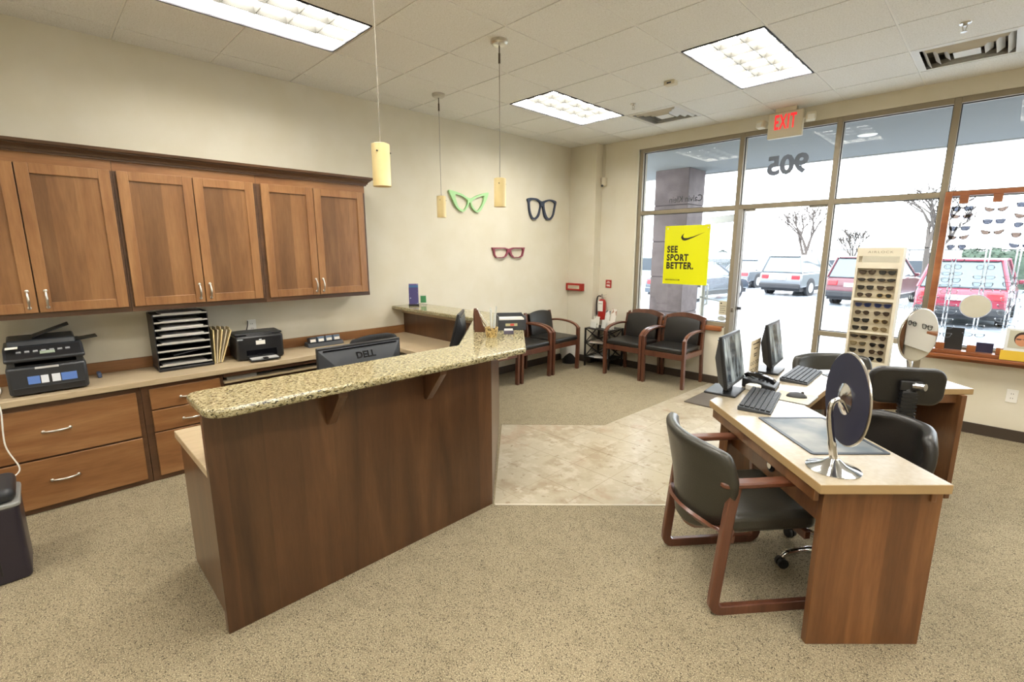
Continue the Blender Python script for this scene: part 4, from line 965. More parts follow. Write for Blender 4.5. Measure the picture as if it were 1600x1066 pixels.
MB().obox((-.06, .03, .057), (.045, .08, .003), ry=.19).build('phone_display', M('lcd_grey', '#7d8a86', .2), t)
mp_ = MB().prism(rrect(-.105, .105, -.115, .115, .01), 0, .003).build('mouse_pad', M('pad_cream', '#c8bea8', .7), None); mp_.location = (3.825, 3.375, DZ); tag(mp_, 'cream mouse pad with dark edge at the inner corner of the desk', 'mouse pad')
MB().ring(rrect(-.107, .107, -.117, .117, .01), rrect(-.102, .102, -.112, .112, .008), 0, .0032).build('pad_border', BLK, mp_)
t = thing('computer_mouse', 'black computer mouse lying on the cream mouse pad', 'mouse', (3.835, 3.39, DZ+.0035), math.radians(-70))
MB().ball((0,0,.0), .05, 16, .62, 1.15, .62).xf(Matrix.Identity(4)).build('shell', GREYP, t, smooth=60)
for ch in t.children:
    me = ch.data
    for v in me.vertices: v.co.z = max(v.co.z, 0)
MB().cyl((-.004,.03,.029), (.004,.03,.029), .008, n=10).build('wheel', BLK, t)
# upright sign
t = thing('desk_sign', 'upright beige sign with printed lines and glasses drawings on the desk', 'sign', (3.455, 3.745, DZ), math.radians(3))
MB().box(-.004, .004, -.12, .12, .0, .275).build('acrylic_holder', CLEAR, t); MB().box(-.05, .05, -.12, .12, 0, .004).build('holder_foot', CLEAR, t)
sh = MB().box(.0045, .006, -.112, .112, .008, .268).build('printed_sheet', M('sheet_beige', '#d9c9a9', .6), t)
INK = M('ink_brown', '#4a3c2c', .7)
for (z, w) in ((.24,.15),(.205,.08),(.165,.07),(.15,.06)): MB().box(.006, .0066, -w/2, w/2, z-.004, z+.004).build('print_line', INK, sh)
for (yy, zz) in ((-.05,.10),(.05,.10),(-.045,.05),(.05,.045)):
    for o in (-.022, .022):
        mb = MB().ring([(p[0]*.018, p[1]*.014) for p in arc((0,0),1,0,337.5,15)], [(p[0]*.0145, p[1]*.0105) for p in arc((0,0),1,0,337.5,15)], 0, .0008)
        mb.xf(Matrix.Translation((.006, yy+o, zz)) @ Matrix(((0,0,1,0),(1,0,0,0),(0,1,0,0),(0,0,0,1)))); mb.build('glasses_drawing', INK, sh)
tag(MB().prism([(-.04,-.03),(.03,-.035),(.045,.02),(.01,.045),(-.035,.03)], 0, .035).build('paper_scrap', PAPER, None, bevel=.006), 'small crumpled pale paper between the monitor and its keyboard', 'paper').location = (3.585, 3.375, DZ)
BLOT = M('blotter_picture', '#48525a', .45, col2='#8a8880', scale=4, lo=.40, hi=.68); BLB = M('blotter_edge', '#333a44', .45)
for (c, sg, lb) in (((4.09,2.79), 1, 'grey desk blotter under the near round mirror'), ((4.09,4.19), -1, 'grey desk blotter on the far wing of the desk')):
    b_ = MB().prism(rrect(-.238, .238, -.175, .175, .012), 0, .003).build('desk_blotter', BLOT, None); b_.location = (c[0], c[1], DZ); b_.rotation_euler = (0, 0, math.radians(-45*sg)); tag(b_, lb, 'desk blotter', 'desk blotters')
    MB().ring(rrect(-.240, .240, -.177, .177, .012), rrect(-.222, .222, -.159, .159, .008), 0, .0045).build('blotter_border', BLB, b_)
# round table mirrors
MIRB = M('mirror_back_navy', '#22243a', .55); MIRF = M('mirror_glass', '#f2f4f4', .015, 1.0)
def table_mirror(label, loc, phi):
    t = thing('table_mirror', label, 'mirror', loc, phi, 'round mirrors on chrome stands')     # mirror looks to local +X
    MB().lathe([(.001,0),(.098,0),(.10,.004),(.085,.010),(.045,.024),(.02,.045),(.001,.05)], 32).build('foot', CHROME, t, smooth=40)
    MB().tube(bez([(0,0,.03),(-.014,0,.10),(-.030,0,.18),(-.038,0,.25),(-.030,0,.288),(.0,0,.302)], 6), [.016]*8+[.013]*8+[.011]*8+[.010]*7, 12).build('stem', CHROME, t, smooth=60)
    rim = MB().lathe([(.001,0),(.186,0),(.19,.002),(.19,.008),(.186,.010),(.001,.010)], 40); Rm = Matrix.Translation((.012,0,.302)) @ Matrix.Rotation(math.radians(90), 4, 'Y') @ Matrix.Rotation(0, 4, 'X')
    r_ = rim.xf(Rm).build('rim', SILV, t, smooth=40)
    MB().lathe([(.001,-.0015),(.185,-.0015),(.185,.0),(.001,.0)], 40).xf(Rm).build('back_plate', MIRB, r_)
    MB().lathe([(.001,.010),(.183,.010),(.183,.0112),(.001,.0112)], 40).xf(Rm).build('mirror', MIRF, r_)
    MB().lathe([(.001,-.024),(.014,-.024),(.064,-.005),(.064,-.0015),(.001,-.0015)], 24).xf(Rm).build('hub', CHROME, t, smooth=40)
    return t
m0 = table_mirror('round table mirror at the near end of the desk, navy back turned to us', (4.235, 2.40, DZ), math.radians(33))
copy_thing(m0, (4.255, 4.54, DZ), math.radians(-29), 'round table mirror on chrome stand on the far wing, mirror side towards us')

# ---------------------------------------------------------------- guest chairs with wooden sled frames
def guest_chair(label, loc, rz):
    t = thing('guest_chair', label, 'chair', loc, rz, 'leather guest chairs with wooden sled frames'); w = .29
    for s in (-1, 1):
        x = s*(w-.025)
        path = [(x,-.205,.634),(x,-.225,.50),(x,-.262,.10)] + [(x, -.225-.04*math.cos(math.radians(a)), .06-.04*math.sin(math.radians(a))) for a in (10,40,65,90)] + [(x,.0,.02),(x,.23,.02)] + [(x, .23+.04*math.sin(math.radians(a)), .06-.04*math.cos(math.radians(a))) for a in (25,55,85)] + [(x,.235,.40),(x,.215,.634)]
        MB().sweep(path, [(-.024,-.016),(.024,-.016),(.024,.016),(-.024,.016)], up=(1,0,0)).build('sled_frame', CHW, t, bevel=.005)
        MB().prism(rrect(x-.03, x+.03, -.275, .27, .028), .632, .659).build('arm', CHWY, t, bevel=.008)
    MB().box(-w+.05, w-.05, -.20, -.17, .335, .375).build('rear_stretcher', CHW, t, bevel=.004); MB().box(-w+.05, w-.05, .17, .20, .335, .375).build('front_stretcher', CHW, t, bevel=.004)
    MB().prism(rrect(-w+.055, w-.055, -.20, .245, .05), .375, .47).build('seat', LEATH2, t, bevel=.032, seg=4)
    def shell(off, z0, z1, k):
        def fn(u, v):
            q = 2*u-1; z = z0+(z1-z0)*v
            hw = (.165+.125*min(1, (v*1.55)**.75))*k*(1-.10*max(0, (v-.86)/.14)**2)
            z2 = z + .075*abs(q)**2.4*(1-v)*1.6 - .035*abs(q)**4*v
            return (q*hw, -.285+off+.10*abs(q)**2.2 - .055*(v-.2) + .02*math.sin(math.pi*v), z2)
        return fn
    MB().grid(shell(.0, .335, .815, 1.0), 16, 14, thick=-.055).build('backrest', LEATH2, t, smooth=180, sub=1)
    MB().grid(shell(-.012, .315, .44, .97), 14, 4, thick=-.016).build('back_rail', CHWY, t, smooth=60)
    return t
gc = guest_chair('leather guest chair with wooden sled frame pulled up to the near wing of the desk', (3.845, 2.551, 0), math.radians(-39.4))
copy_thing(gc, (3.90, 4.537, 0), math.radians(219.4), 'leather guest chair behind the far wing, only the top of its back showing')
office_chair('office_chair', 'black leather office chair on chrome base tucked under the near wing of the desk', (4.205, 2.98, 0), math.radians(135), .50, .825, .46, LEATH, CHROME, True, rot=math.pi/2)
office_chair('office_chair', 'black office chair with small back pad on a ribbed post, facing the far wing', (4.20, 3.80, 0), math.radians(27), .80, 1.015, .36, LEATH, BLK, False, post_h=.89, knob=True, pad=True)

# ================================================================ SUNGLASSES TOWER
t = thing('display_tower', 'tall cream display tower of sunglasses with a narrow mirror at the top', 'display stand', (3.8335, 5.60, 0), math.radians(-2))
CRM = M('tower_cream', '#d8d0bb', .45); CRD = M('tower_recess', '#b9ad93', .6)
TW = .170; d0 = .0; d1 = .13
fr = MB(); rows = [(0,.612),(.90,.905),(1.20,1.21),(1.50,1.55),(1.607,1.68)]
boxes = [(.628,.892),(.908,1.192),(1.218,1.492)]; ms = (1.546,1.602)
bx0, bx1 = -.152, .147
# body with recesses: back board + surrounds
fr.box(-TW, TW, .03, d1, 0, 1.68); fr.box(-TW, bx0, d0, .03, 0, 1.68); fr.box(bx1, TW, d0, .03, 0, 1.68)
zz = [0] + [z for b in boxes for z in b] + list(ms) + [1.68]
for i in range(0, len(zz), 2): fr.box(bx0, bx1, d0, .03, zz[i], zz[i+1])
fr.build('tower_body', CRM, t)
for b in boxes: MB().box(bx0, bx1, .0285, .030, b[0], b[1]).build('recess_panel', CRD, t)
MB().box(-.125, .147, .004, .03, ms[0], ms[1]).build('strip_mirror', MIRF, t)
text_mesh('lettering', 'AIRLOCK', .028, M('letter_grey', '#8f8672', .5), t, Matrix.Translation((.005,-.0005,1.630)) @ FACE_MY, extrude=.0008, sx=1.35, space=1.25)
MB().box(-TW-.03, TW+.03, -.05, d1+.05, 0, .02).build('foot', CRM, t, bevel=.004)
# sunglass kinds: outlines of one lens (right), mirrored for the other
KINDS = {
 'square': [(.008,.012),(.030,.018),(.062,.018),(.066,.010),(.060,-.012),(.046,-.020),(.026,-.020),(.014,-.012)],
 'round': [(.008,.004),(.014,.015),(.030,.020),(.048,.017),(.058,.006),(.056,-.010),(.044,-.020),(.028,-.020),(.014,-.011)],
 'aviator': [(.009,.010),(.026,.019),(.052,.018),(.061,.008),(.056,-.012),(.040,-.023),(.024,-.018),(.012,-.004)],
 'wrap': [(.006,.008),(.030,.016),(.060,.014),(.072,.010),(.066,-.004),(.048,-.014),(.024,-.014),(.010,-.006)],
 'cat': [(.008,.006),(.030,.013),(.056,.020),(.070,.022),(.064,.004),(.052,-.014),(.032,-.019),(.014,-.011)]}
GMESH = {}
def glasses_mesh(kind, thick, folded):
    """meshes of frame and lens plates, facing -Y, centred"""
    key = (kind, thick, folded)
    if key in GMESH: return GMESH[key]
    P = KINDS[kind]; fr = MB(); les = []
    for s in (-1, 1):
        # dense loop
        Q = []; n = len(P)
        for i in range(n):
            a, b, c, e = [Vector(P[(i+k) % n]) for k in (-1, 0, 1, 2)]
            for k in range(3):
                q = k/3; Q.append(.5*((2*b)+(c-a)*q+(2*a-5*b+4*c-e)*q*q+(3*b-a-3*c+e)*q**3))
        cx = sum(q.x for q in Q)/len(Q); cy = sum(q.y for q in Q)/len(Q)
        out = [(s*(cx+(q.x-cx)*1.0), cy+(q.y-cy)*1.0) for q in Q]; r = 1-thick/.022
        inn = [(s*(cx+(q.x-cx)*r), cy+(q.y-cy)*r) for q in Q]
        fr.ring(out, inn, -.002, .002); le = MB().prism(inn if s == 1 else inn[::-1], -.0008, .0008); les.append(le)
    fr.bar((-.012,.006,0), (.012,.006,0), .003, .004, up=(0,0,1))
    for s in (-1, 1):
        xo = max(p[0] for p in P)
        if folded: fr.tube([(s*xo*.98,.008,-.002),(s*(xo-.002),.008,-.006),(-s*xo*.6,.002,-.008)], .0016, 5); continue
        fr.tube([(s*xo*.98,.010,0),(s*(xo+.003),.010,-.012),(s*(xo-.004),.010,-.09),(s*(xo-.008),-.008,-.125)], .0018, 5)
    A = Matrix(((1,0,0,0),(0,0,-1,0),(0,1,0,0),(0,0,0,1)))      # xy plane -> xz plane, +z of plate -> -y
    fr.xf(A); [q.xf(A) for q in les]
    GMESH[key] = (fr.mesh('frame_%s' % kind), les[0].mesh('lens_%s' % kind), les[1].mesh('lens_%s' % kind)); return GMESH[key]
def glasses(name, cat, kind, thick, fm, lm, label, loc, rz, group, sc=1.0, folded=False):
    f, l, l2 = glasses_mesh(kind, thick, folded)
    t = thing(name, label, cat, loc, rz, group); t.scale = (sc, sc, sc)
    for nm, me, mt in (('frame', f, fm), ('lens', l, lm), ('lens', l2, lm)):
        o = bpy.data.objects.new(nm, me); COL.objects.link(o); o.parent = t
        if not me.materials: me.materials.append(mt)
        o.material_slots[0].link = 'OBJECT'; o.material_slots[0].material = mt
    return t
LDK = M('lens_dark', '#1a1a18', .08, spec=.8); LBR = M('lens_brown', '#3a2c20', .08, spec=.8); LSM = M('lens_mirrored', '#b8b09a', .08, .9); LBL = M('lens_navy', '#1e2440', .08)
FTO = M('frame_tortoise', '#3d2a1c', .25, col2='#1c1410', scale=120); FBK = M('frame_black', '#17161a', .25); FGO = M('frame_gold', '#b69a5a', .25, .9); FNV = M('frame_navy', '#252a55', .3)
KD = [['square','square','wrap','wrap','square','square','aviator','round'], ['square','square','round','aviator','square','round','square','round'], ['wrap','aviator','square','aviator','square','round','square','round']]
FM = [[FTO,FBK,FTO,FTO,FBK,FTO,FTO,FGO],[FNV,FNV,FTO,FTO,FBK,FGO,FBK,FGO],[FTO,FTO,FGO,FTO,FBK,FTO,FBK,FBK]]
LM_ = [[LBR,LDK,LDK,LDK,LDK,LBR,LBR,LDK],[LBL,LBL,LBR,LBR,LDK,LBR,LDK,LSM],[LDK,LBR,LSM,LDK,LDK,LBR,LDK,LDK]]
ORD = ['first', 'second', 'third', 'fourth']
tower_m = Matrix.Translation((3.8335, 5.60, 0)) @ Matrix.Rotation(math.radians(-2), 4, 'Z')
for bi, b in enumerate(reversed(boxes)):
    for r in range(4):
        for c in range(2):
            z = b[1]-.035-(b[1]-b[0]-.045)*r/3.3; x = (-.076, .072)[c]
            p = tower_m @ Vector((x, .014, z)); k = r*2+c
            glasses('sunglasses', 'sunglasses', KD[bi][k], .0045, FM[bi][k], LM_[bi][k], 'sunglasses in the %s box of the cream tower, %s column, %s from its top' % (('top', 'middle', 'bottom')[bi], ('left', 'right')[c], ORD[r]), p, math.radians(-2), 'sunglasses on the cream tower', .95, True)

# ================================================================ FRAME DISPLAY IN THE RIGHT WINDOW
t = thing('display_surround', 'reddish wooden frame around the eyewear display in the right window', 'display frame', (0,0,0))
MB().box(4.185, 4.235, 6.02, 6.09, .745, 2.165).build('post', TRIMW, t, bevel=.004); MB().box(4.235, RX-2.2, 6.02, 6.09, 2.125, 2.165).build('top_rail', TRIMW, t, bevel=.004)
MB().box(4.185, RX-2.2, 5.955, 6.09, .733, .765).build('bottom_rail', TRIMW, t, bevel=.004)
RODM = M('acrylic_rod', '#e8eef2', .1, trans=.75, spec=.6)
def zof(py, x): # height seen at image row py for a point on the rods
    d = None
    lo, hi = .4, 2.4
    for _ in range(40):
        m = (lo+hi)/2; q = Vector((x, 5.965, m))-Vector((4.61473,.14451,1.65674)); yy = 533-750*q.dot(_u)/q.dot(_f)
        if yy > py: lo = m
        else: hi = m
    return lo
RODS = [(4.317, [326,338,357,371,386], [407,417,428,438,447,456,467,478,488,501,511,523]),
        (4.527, [327,346,363], [418,434,445,455,511,524]),
        (4.712, [319,337,351,367,384], [435,445,457,469,480,490,502,511])]
EYC = M('eyeglass_frame_steel', '#7b808a', .3, .3); EYD = M('eyeglass_frame_dark', '#43454f', .3); DEMO = glass('demo_lens', (.93,.96,.97))
LTG = glass('lens_smoke', (.19,.20,.23)); LTB = glass('lens_tan', (.26,.22,.20))
NUM = ['first', 'second', 'third', 'fourth', 'fifth', 'sixth', 'seventh', 'eighth', 'ninth', 'tenth', 'eleventh', 'twelfth']
for ri, (x, sun, eye) in enumerate(RODS):
    nm = ('left', 'middle', 'right')[ri]
    t = thing('display_rod', 'pair of clear acrylic rods carrying eyewear, %s column of the window display' % nm, 'display rod', (x, 6.0, .765), 0, 'acrylic display rods')
    MB().box(-.03, .03, -.02, .03, 0, .06).build('bottom_block', TRIMW, t, bevel=.003); MB().box(-.03, .03, -.02, .03, 1.29, 1.359).build('top_block', TRIMW, t, bevel=.003)
    for o in (-.012, .012): MB().cyl((o,.0,.06), (o,.0,1.29), .005, n=8).build('rod', RODM, t, smooth=60)
    for i, py in enumerate(sun):
        glasses('sunglasses', 'sunglasses', ['square','cat','square','cat','aviator'][(i+ri) % 5], .0035, [FTO,FNV,EYD,FNV,FTO][(i+ri*2) % 5], [LTG,LTB][(i+ri) % 2], 'tinted sunglasses, %s from the top on the %s acrylic rods in the window' % (NUM[i], nm), (x, 5.975, zof(py, x)), 0, 'sunglasses in the window display', 1.05)
    for i, py in enumerate(eye):
        glasses('eyeglasses', 'eyeglasses', ['wrap','round','wrap','square'][(i+ri) % 4], .0036, EYC if (i+ri) % 3 else EYD, DEMO, 'clear eyeglasses, %s below the sunglasses on the %s acrylic rods' % (NUM[i], nm), (x, 5.975, zof(py, x)), 0, 'clear eyeglasses in the window display', 1.0)
t = thing('round_mirror', 'small round mirror hanging among the eyewear in the right window', 'mirror', (4.508, 5.90, 1.178), math.radians(4))
MB().lathe([(.001,0),(.098,0),(.103,.005),(.103,.014),(.001,.014)], 36).xf(Matrix.Rotation(math.radians(90), 4, 'X')).build('rim', M('mirror_rim', '#b9bcd0', .3), t, smooth=40)
MB().lathe([(.001,.014),(.096,.014),(.096,.0155),(.001,.0155)], 36).xf(Matrix.Rotation(math.radians(90), 4, 'X')).build('mirror', MIRF, t)
MB().box(-.012, .012, .0, .06, -.02, .02).build('bracket', CLEAR, t)
t = thing('portrait_card', 'small upright photo card of a person, yellow strip below, on the window sill', 'photo card', (4.80, 5.94, .767), 0)
MB().box(-.075, .085, -.004, .004, .052, .24).build('card', M('card_white', '#d9dcdc', .5), t); MB().box(-.09, .085, -.010, -.005, -.03, .052).build('yellow_strip', M('strip_yellow', '#d9b43a', .5), t)
pm = MB().box(-.055, .085, -.0048, -.004, .075, .225).build('photo', M('photo_ground', '#b9b7a4', .5), t)
for (nm_, c, rx, rz_, cz, dy) in (('hair', '#3a2a20', .048, .058, .158, .0), ('face', '#c68a66', .040, .050, .145, .0006)):
    mb = MB().prism([(p[0]*rx+.025, p[1]*rz_) for p in arc((0,0),1,0,345,23)], 0, .0006); mb.xf(Matrix.Translation((0,-.005-dy,cz)) @ FACE_MY); mb.build(nm_, M('photo_'+nm_, c, .5), pm)
MB().box(-.01, .018, -.0068, -.006, .148, .160).box(.032, .06, -.0068, -.006, .148, .160).box(.018, .032, -.0068, -.006, .155, .158).build('glasses_print', M('photo_frame_print', '#5a4034', .5), pm)
bk = thing('dark_card', 'dark card standing on the sill behind the left acrylic rods', 'card', (4.395, 6.035, .766)); MB().box(-.055, .07, -.003, .003, 0, .20).build('card', M('card_black', '#2a2826', .5), bk)
bk = thing('dark_card', 'low dark purple card on the sill between the middle and right rods', 'card', (4.615, 6.03, .766)); MB().box(-.06, .05, -.003, .003, 0, .085).build('card', M('card_purple', '#2b2740', .5), bk)

# ================================================================ POSTER AND WINDOW LETTERING
t = thing('poster', 'bright yellow sports eyewear poster with black lettering in the window', 'poster', (1.755, 6.125, 1.222))
MB().box(-.297, .297, -.004, .004, 0, .745).build('board', M('poster_yellow', '#e4e500', .45, emit='#e4e500', estr=0), t)
PB = M('poster_black', '#262414', .5)
for w_, wd, z in (('SEE', .145, .402), ('SPORT', .295, .298), ('BETTER.', .368, .194)):
    text_mesh('lettering', w_, .135, PB, t, Matrix.Translation((-.255,-.005,z)) @ FACE_MY, extrude=.0005, align='LEFT', bold=.006, fit=(wd, .090), space=1.14)
text_mesh('lettering', 'NIKEVISION.COM', .034, PB, t, Matrix.Translation((-.262,-.005,.045)) @ FACE_MY, extrude=.0004, align='LEFT', bold=.0008, fit=(.20,.018))
sw = [(0,.0),(.012,-.028),(.035,-.042),(.062,-.043),(.10,-.033),(.17,-.005),(.312,.058),(.16,.005),(.085,-.012),(.045,-.012),(.03,.0),(.028,.018),(.042,.048),(.014,.025)]
o = plate('swoosh', [[(p[0], p[1]) for p in sw]], .0006, PB, smooth=False, parent=t, bev=0); o.data.transform(Matrix.Translation((-.075,-.0052,.60)) @ FACE_MY)
for x in (-.26, .27): MB().cyl((x,-.004,.71), (x,-.008,.71), .009, n=12).build('suction_pin', WHITE, t)
DEC = M('decal_grey', '#84899a', .6); DEC2 = M('decal_black', '#0e0e10', .6); DECW = M('decal_white', '#e6edf2', .6); DECB = M('decal_blue', '#a9bccb', .6)
def decal(name, body, x, z, size, mat, label, bold=0.0, fit=(.1,.1)):
    o = text_mesh(name, body, size, mat, None, FACE_PY, extrude=.0004, bold=bold, fit=fit, align='LEFT')
    o.location = (x, YG+.0045, z); tag(o, label, 'window lettering'); return o
decal('window_number', '905', 3.035, 2.468, .30, DEC, 'grey number 905 on the glass above the door, seen mirrored', .013, (.41,.215))
decal('window_lettering', 'Calvin Klein', 1.905, 2.26, .105, DEC2, 'thin dark mirrored brand lettering on the upper left pane', 0, (.435,.078))
decal('window_lettering', 'EyeCare', 2.30, 1.465, .085, DECB, 'pale blue mirrored lettering on the glass right of the yellow poster', .001, (.20,.065))
ey = plate('eye_emblem', [[(-.085,0),(-.05,.04),(0,.056),(.05,.04),(.085,0),(.05,.024),(0,.034),(-.05,.024)]], .0006, DECB, smooth=True, bev=0); ey.data.transform(FACE_MY)
ey.location = (2.205, YG+.0045, 1.60); tag(ey, 'pale blue eye emblem on the glass right of the yellow poster', 'emblem')
for r_ in (.03, .012):
    o = MB().ring([(p[0]*r_, p[1]*r_) for p in arc((0,0),1,0,345,23)], [(p[0]*(r_-.006), p[1]*(r_-.006)) for p in arc((0,0),1,0,345,23)], 0, .0005).xf(Matrix.Translation((0,0,-.012)) @ FACE_MY).build('iris_ring', DECB, ey)
for i, w_ in enumerate(('Doll', 'Christ', 'owern', 'scho', 'land', 'callist')):
    decal('window_lettering', w_, 4.135, 1.19-.052*i, .056, DECW, 'white mirrored name lettering behind the far mirror, %s line' % NUM[i], 0, (.026*len(w_),.036))
st = thing('door_sticker', 'small cream notice stuck on the glass beside the door, above an oval one', 'sticker', (2.265, YG-.006, .955)); MB().box(-.045, .045, -.001, .001, -.085, .085).build('notice', IVORY, st)
MB().box(-.03, -.012, -.0018, -.001, .05, .066).build('print_mark', PB, st)
for i in range(4): MB().box(-.035, .035-.01*(i % 2), -.0018, -.001, .02-.026*i, .026-.026*i).build('print_line', FBT, st)
o = MB().prism([(p[0]*.05, p[1]*.032) for p in arc((0,0),1,0,345,23)], 0, .0015).xf(FACE_MY).build('oval_sticker', M('sticker_silver', '#b8bcb9', .5), None); o.location = (2.262, YG-.006, .825); tag(o, 'pale oval sticker on the glass beside the door', 'sticker')
# dark door mat
tag(MB().prism([(2.33,5.11),(3.30,5.11),(3.30,6.05),(2.33,6.05)], -.002, .010).build('door_mat', M('mat_grey', '#5f564c', .95, bump=.6, bscale=300), None, bevel=.004), 'dark grey door mat on the tiles before the entrance', 'door mat')

# display board and cabinet on the front wall beyond the windows (seen only in the far mirror)
t = thing('eyewear_board', 'white eyewear display board beyond the windows, seen reflected in the far mirror', 'display board', (7.19, 6.06, .45))
MB().box(-.31, .31, 0, .03, 0, 1.9).build('board', WHITE, t, bevel=.004)
for i in range(2):
    for j in range(5):
        glasses('eyeglasses', 'eyeglasses', ['square','round','wrap','cat'][(i+j) % 4], .0045, FBK if (i*3+j) % 2 else FTO, DEMO, 'dark eyeglasses on the white board seen in the far mirror, %s column, %s row' % (('left', 'right')[i], NUM[j]), (7.03+.31*i, 6.035, .75+.27*j), 0, 'eyeglasses on the white board beyond the windows', 1.5, True)
t = thing('tall_cabinet', 'tall brown wooden cabinet beyond the windows, seen reflected in the far mirror', 'cabinet', (7.84, 5.94, 0))
MB().box(-.33, .33, -.10, .12, 0, 2.3).build('cabinet_body', DESKW, t, bevel=.004)
MB().box(-.32, .32, -.118, -.101, .05, 2.25).build('cabinet_door', DESKW, t, bevel=.003)
# ================================================================ OUTSIDE
GZ0 = -.28
ASPH = M('wet_asphalt', '#858d97', .22, col2='#a9b1bb', scale=1.2, stretch=(1,3,1), spec=.6)
gr_ = MB().box(-70, 70, 9.6, 120, GZ0-.2, GZ0).build('ground', ASPH, None); gr_['kind'] = 'structure'
sd_ = MB().box(-20, 25, 6.296, 9.6, GZ0-.2, -.02).build('sidewalk', M('concrete', '#b5b4ae', .8, col2='#a5a49e', scale=6), None); sd_['kind'] = 'structure'
so = MB().box(-14, 20, 6.294, 8.92, 3.0, 3.12).build('canopy_soffit', M('soffit_grey', '#6e7172', .8), None); so['kind'] = 'structure'
fa = MB().box(-14, 20, 8.92, 9.0, 2.99, 3.9).build('canopy_fascia', M('fascia_grey', '#9a9a98', .8), None); fa['kind'] = 'structure'
dl = thing('soffit_downlight', 'round white downlight in the canopy outside the window', 'downlight', (3.3, 7.4, 3.0)); MB().lathe([(.001,-.006),(.09,-.006),(.10,0),(.001,0)], 24).build('trim_ring', WHITE, dl); MB().lathe([(.001,-.0075),(.06,-.0075),(.06,-.006),(.001,-.006)], 24).build('lens', M('downlight_lens', '#e9ecec', .3), dl)
# stone clad pillar
pil = thing('stone_pillar', 'square grey stone pillar outside carrying the canopy', 'pillar', (.505, 8.355, -.02))
STN = M('pillar_stone', '#554b4b', .8, col2='#675c5c', scale=5, bump=.3, bscale=40)
MB().box(-.295, .295, -.295, .295, 0, 3.02).build('core', M('pillar_joint', '#453d3f', .9), pil)
for i in range(5):
    z0 = .61*i; z1 = min(3.02, z0+.60)
    MB().box(-.305, .305, -.305, .305, z0+.004, z1).build('stone_course', STN, pil, bevel=.006)
# parking lines
LINE = M('line_white', '#d9dde2', .5)
for i, (x, y) in enumerate(((-3.4,22.5), (.0,21.5), (2.75,19.5), (5.6,18.5))):
    o = MB().box(-.06, .06, -2.6, 2.6, 0, .004).build('parking_line', LINE, None); o.location = (x, y+1.5, GZ0); o.rotation_euler = (0, 0, math.radians(-10)); o['kind'] = 'structure'
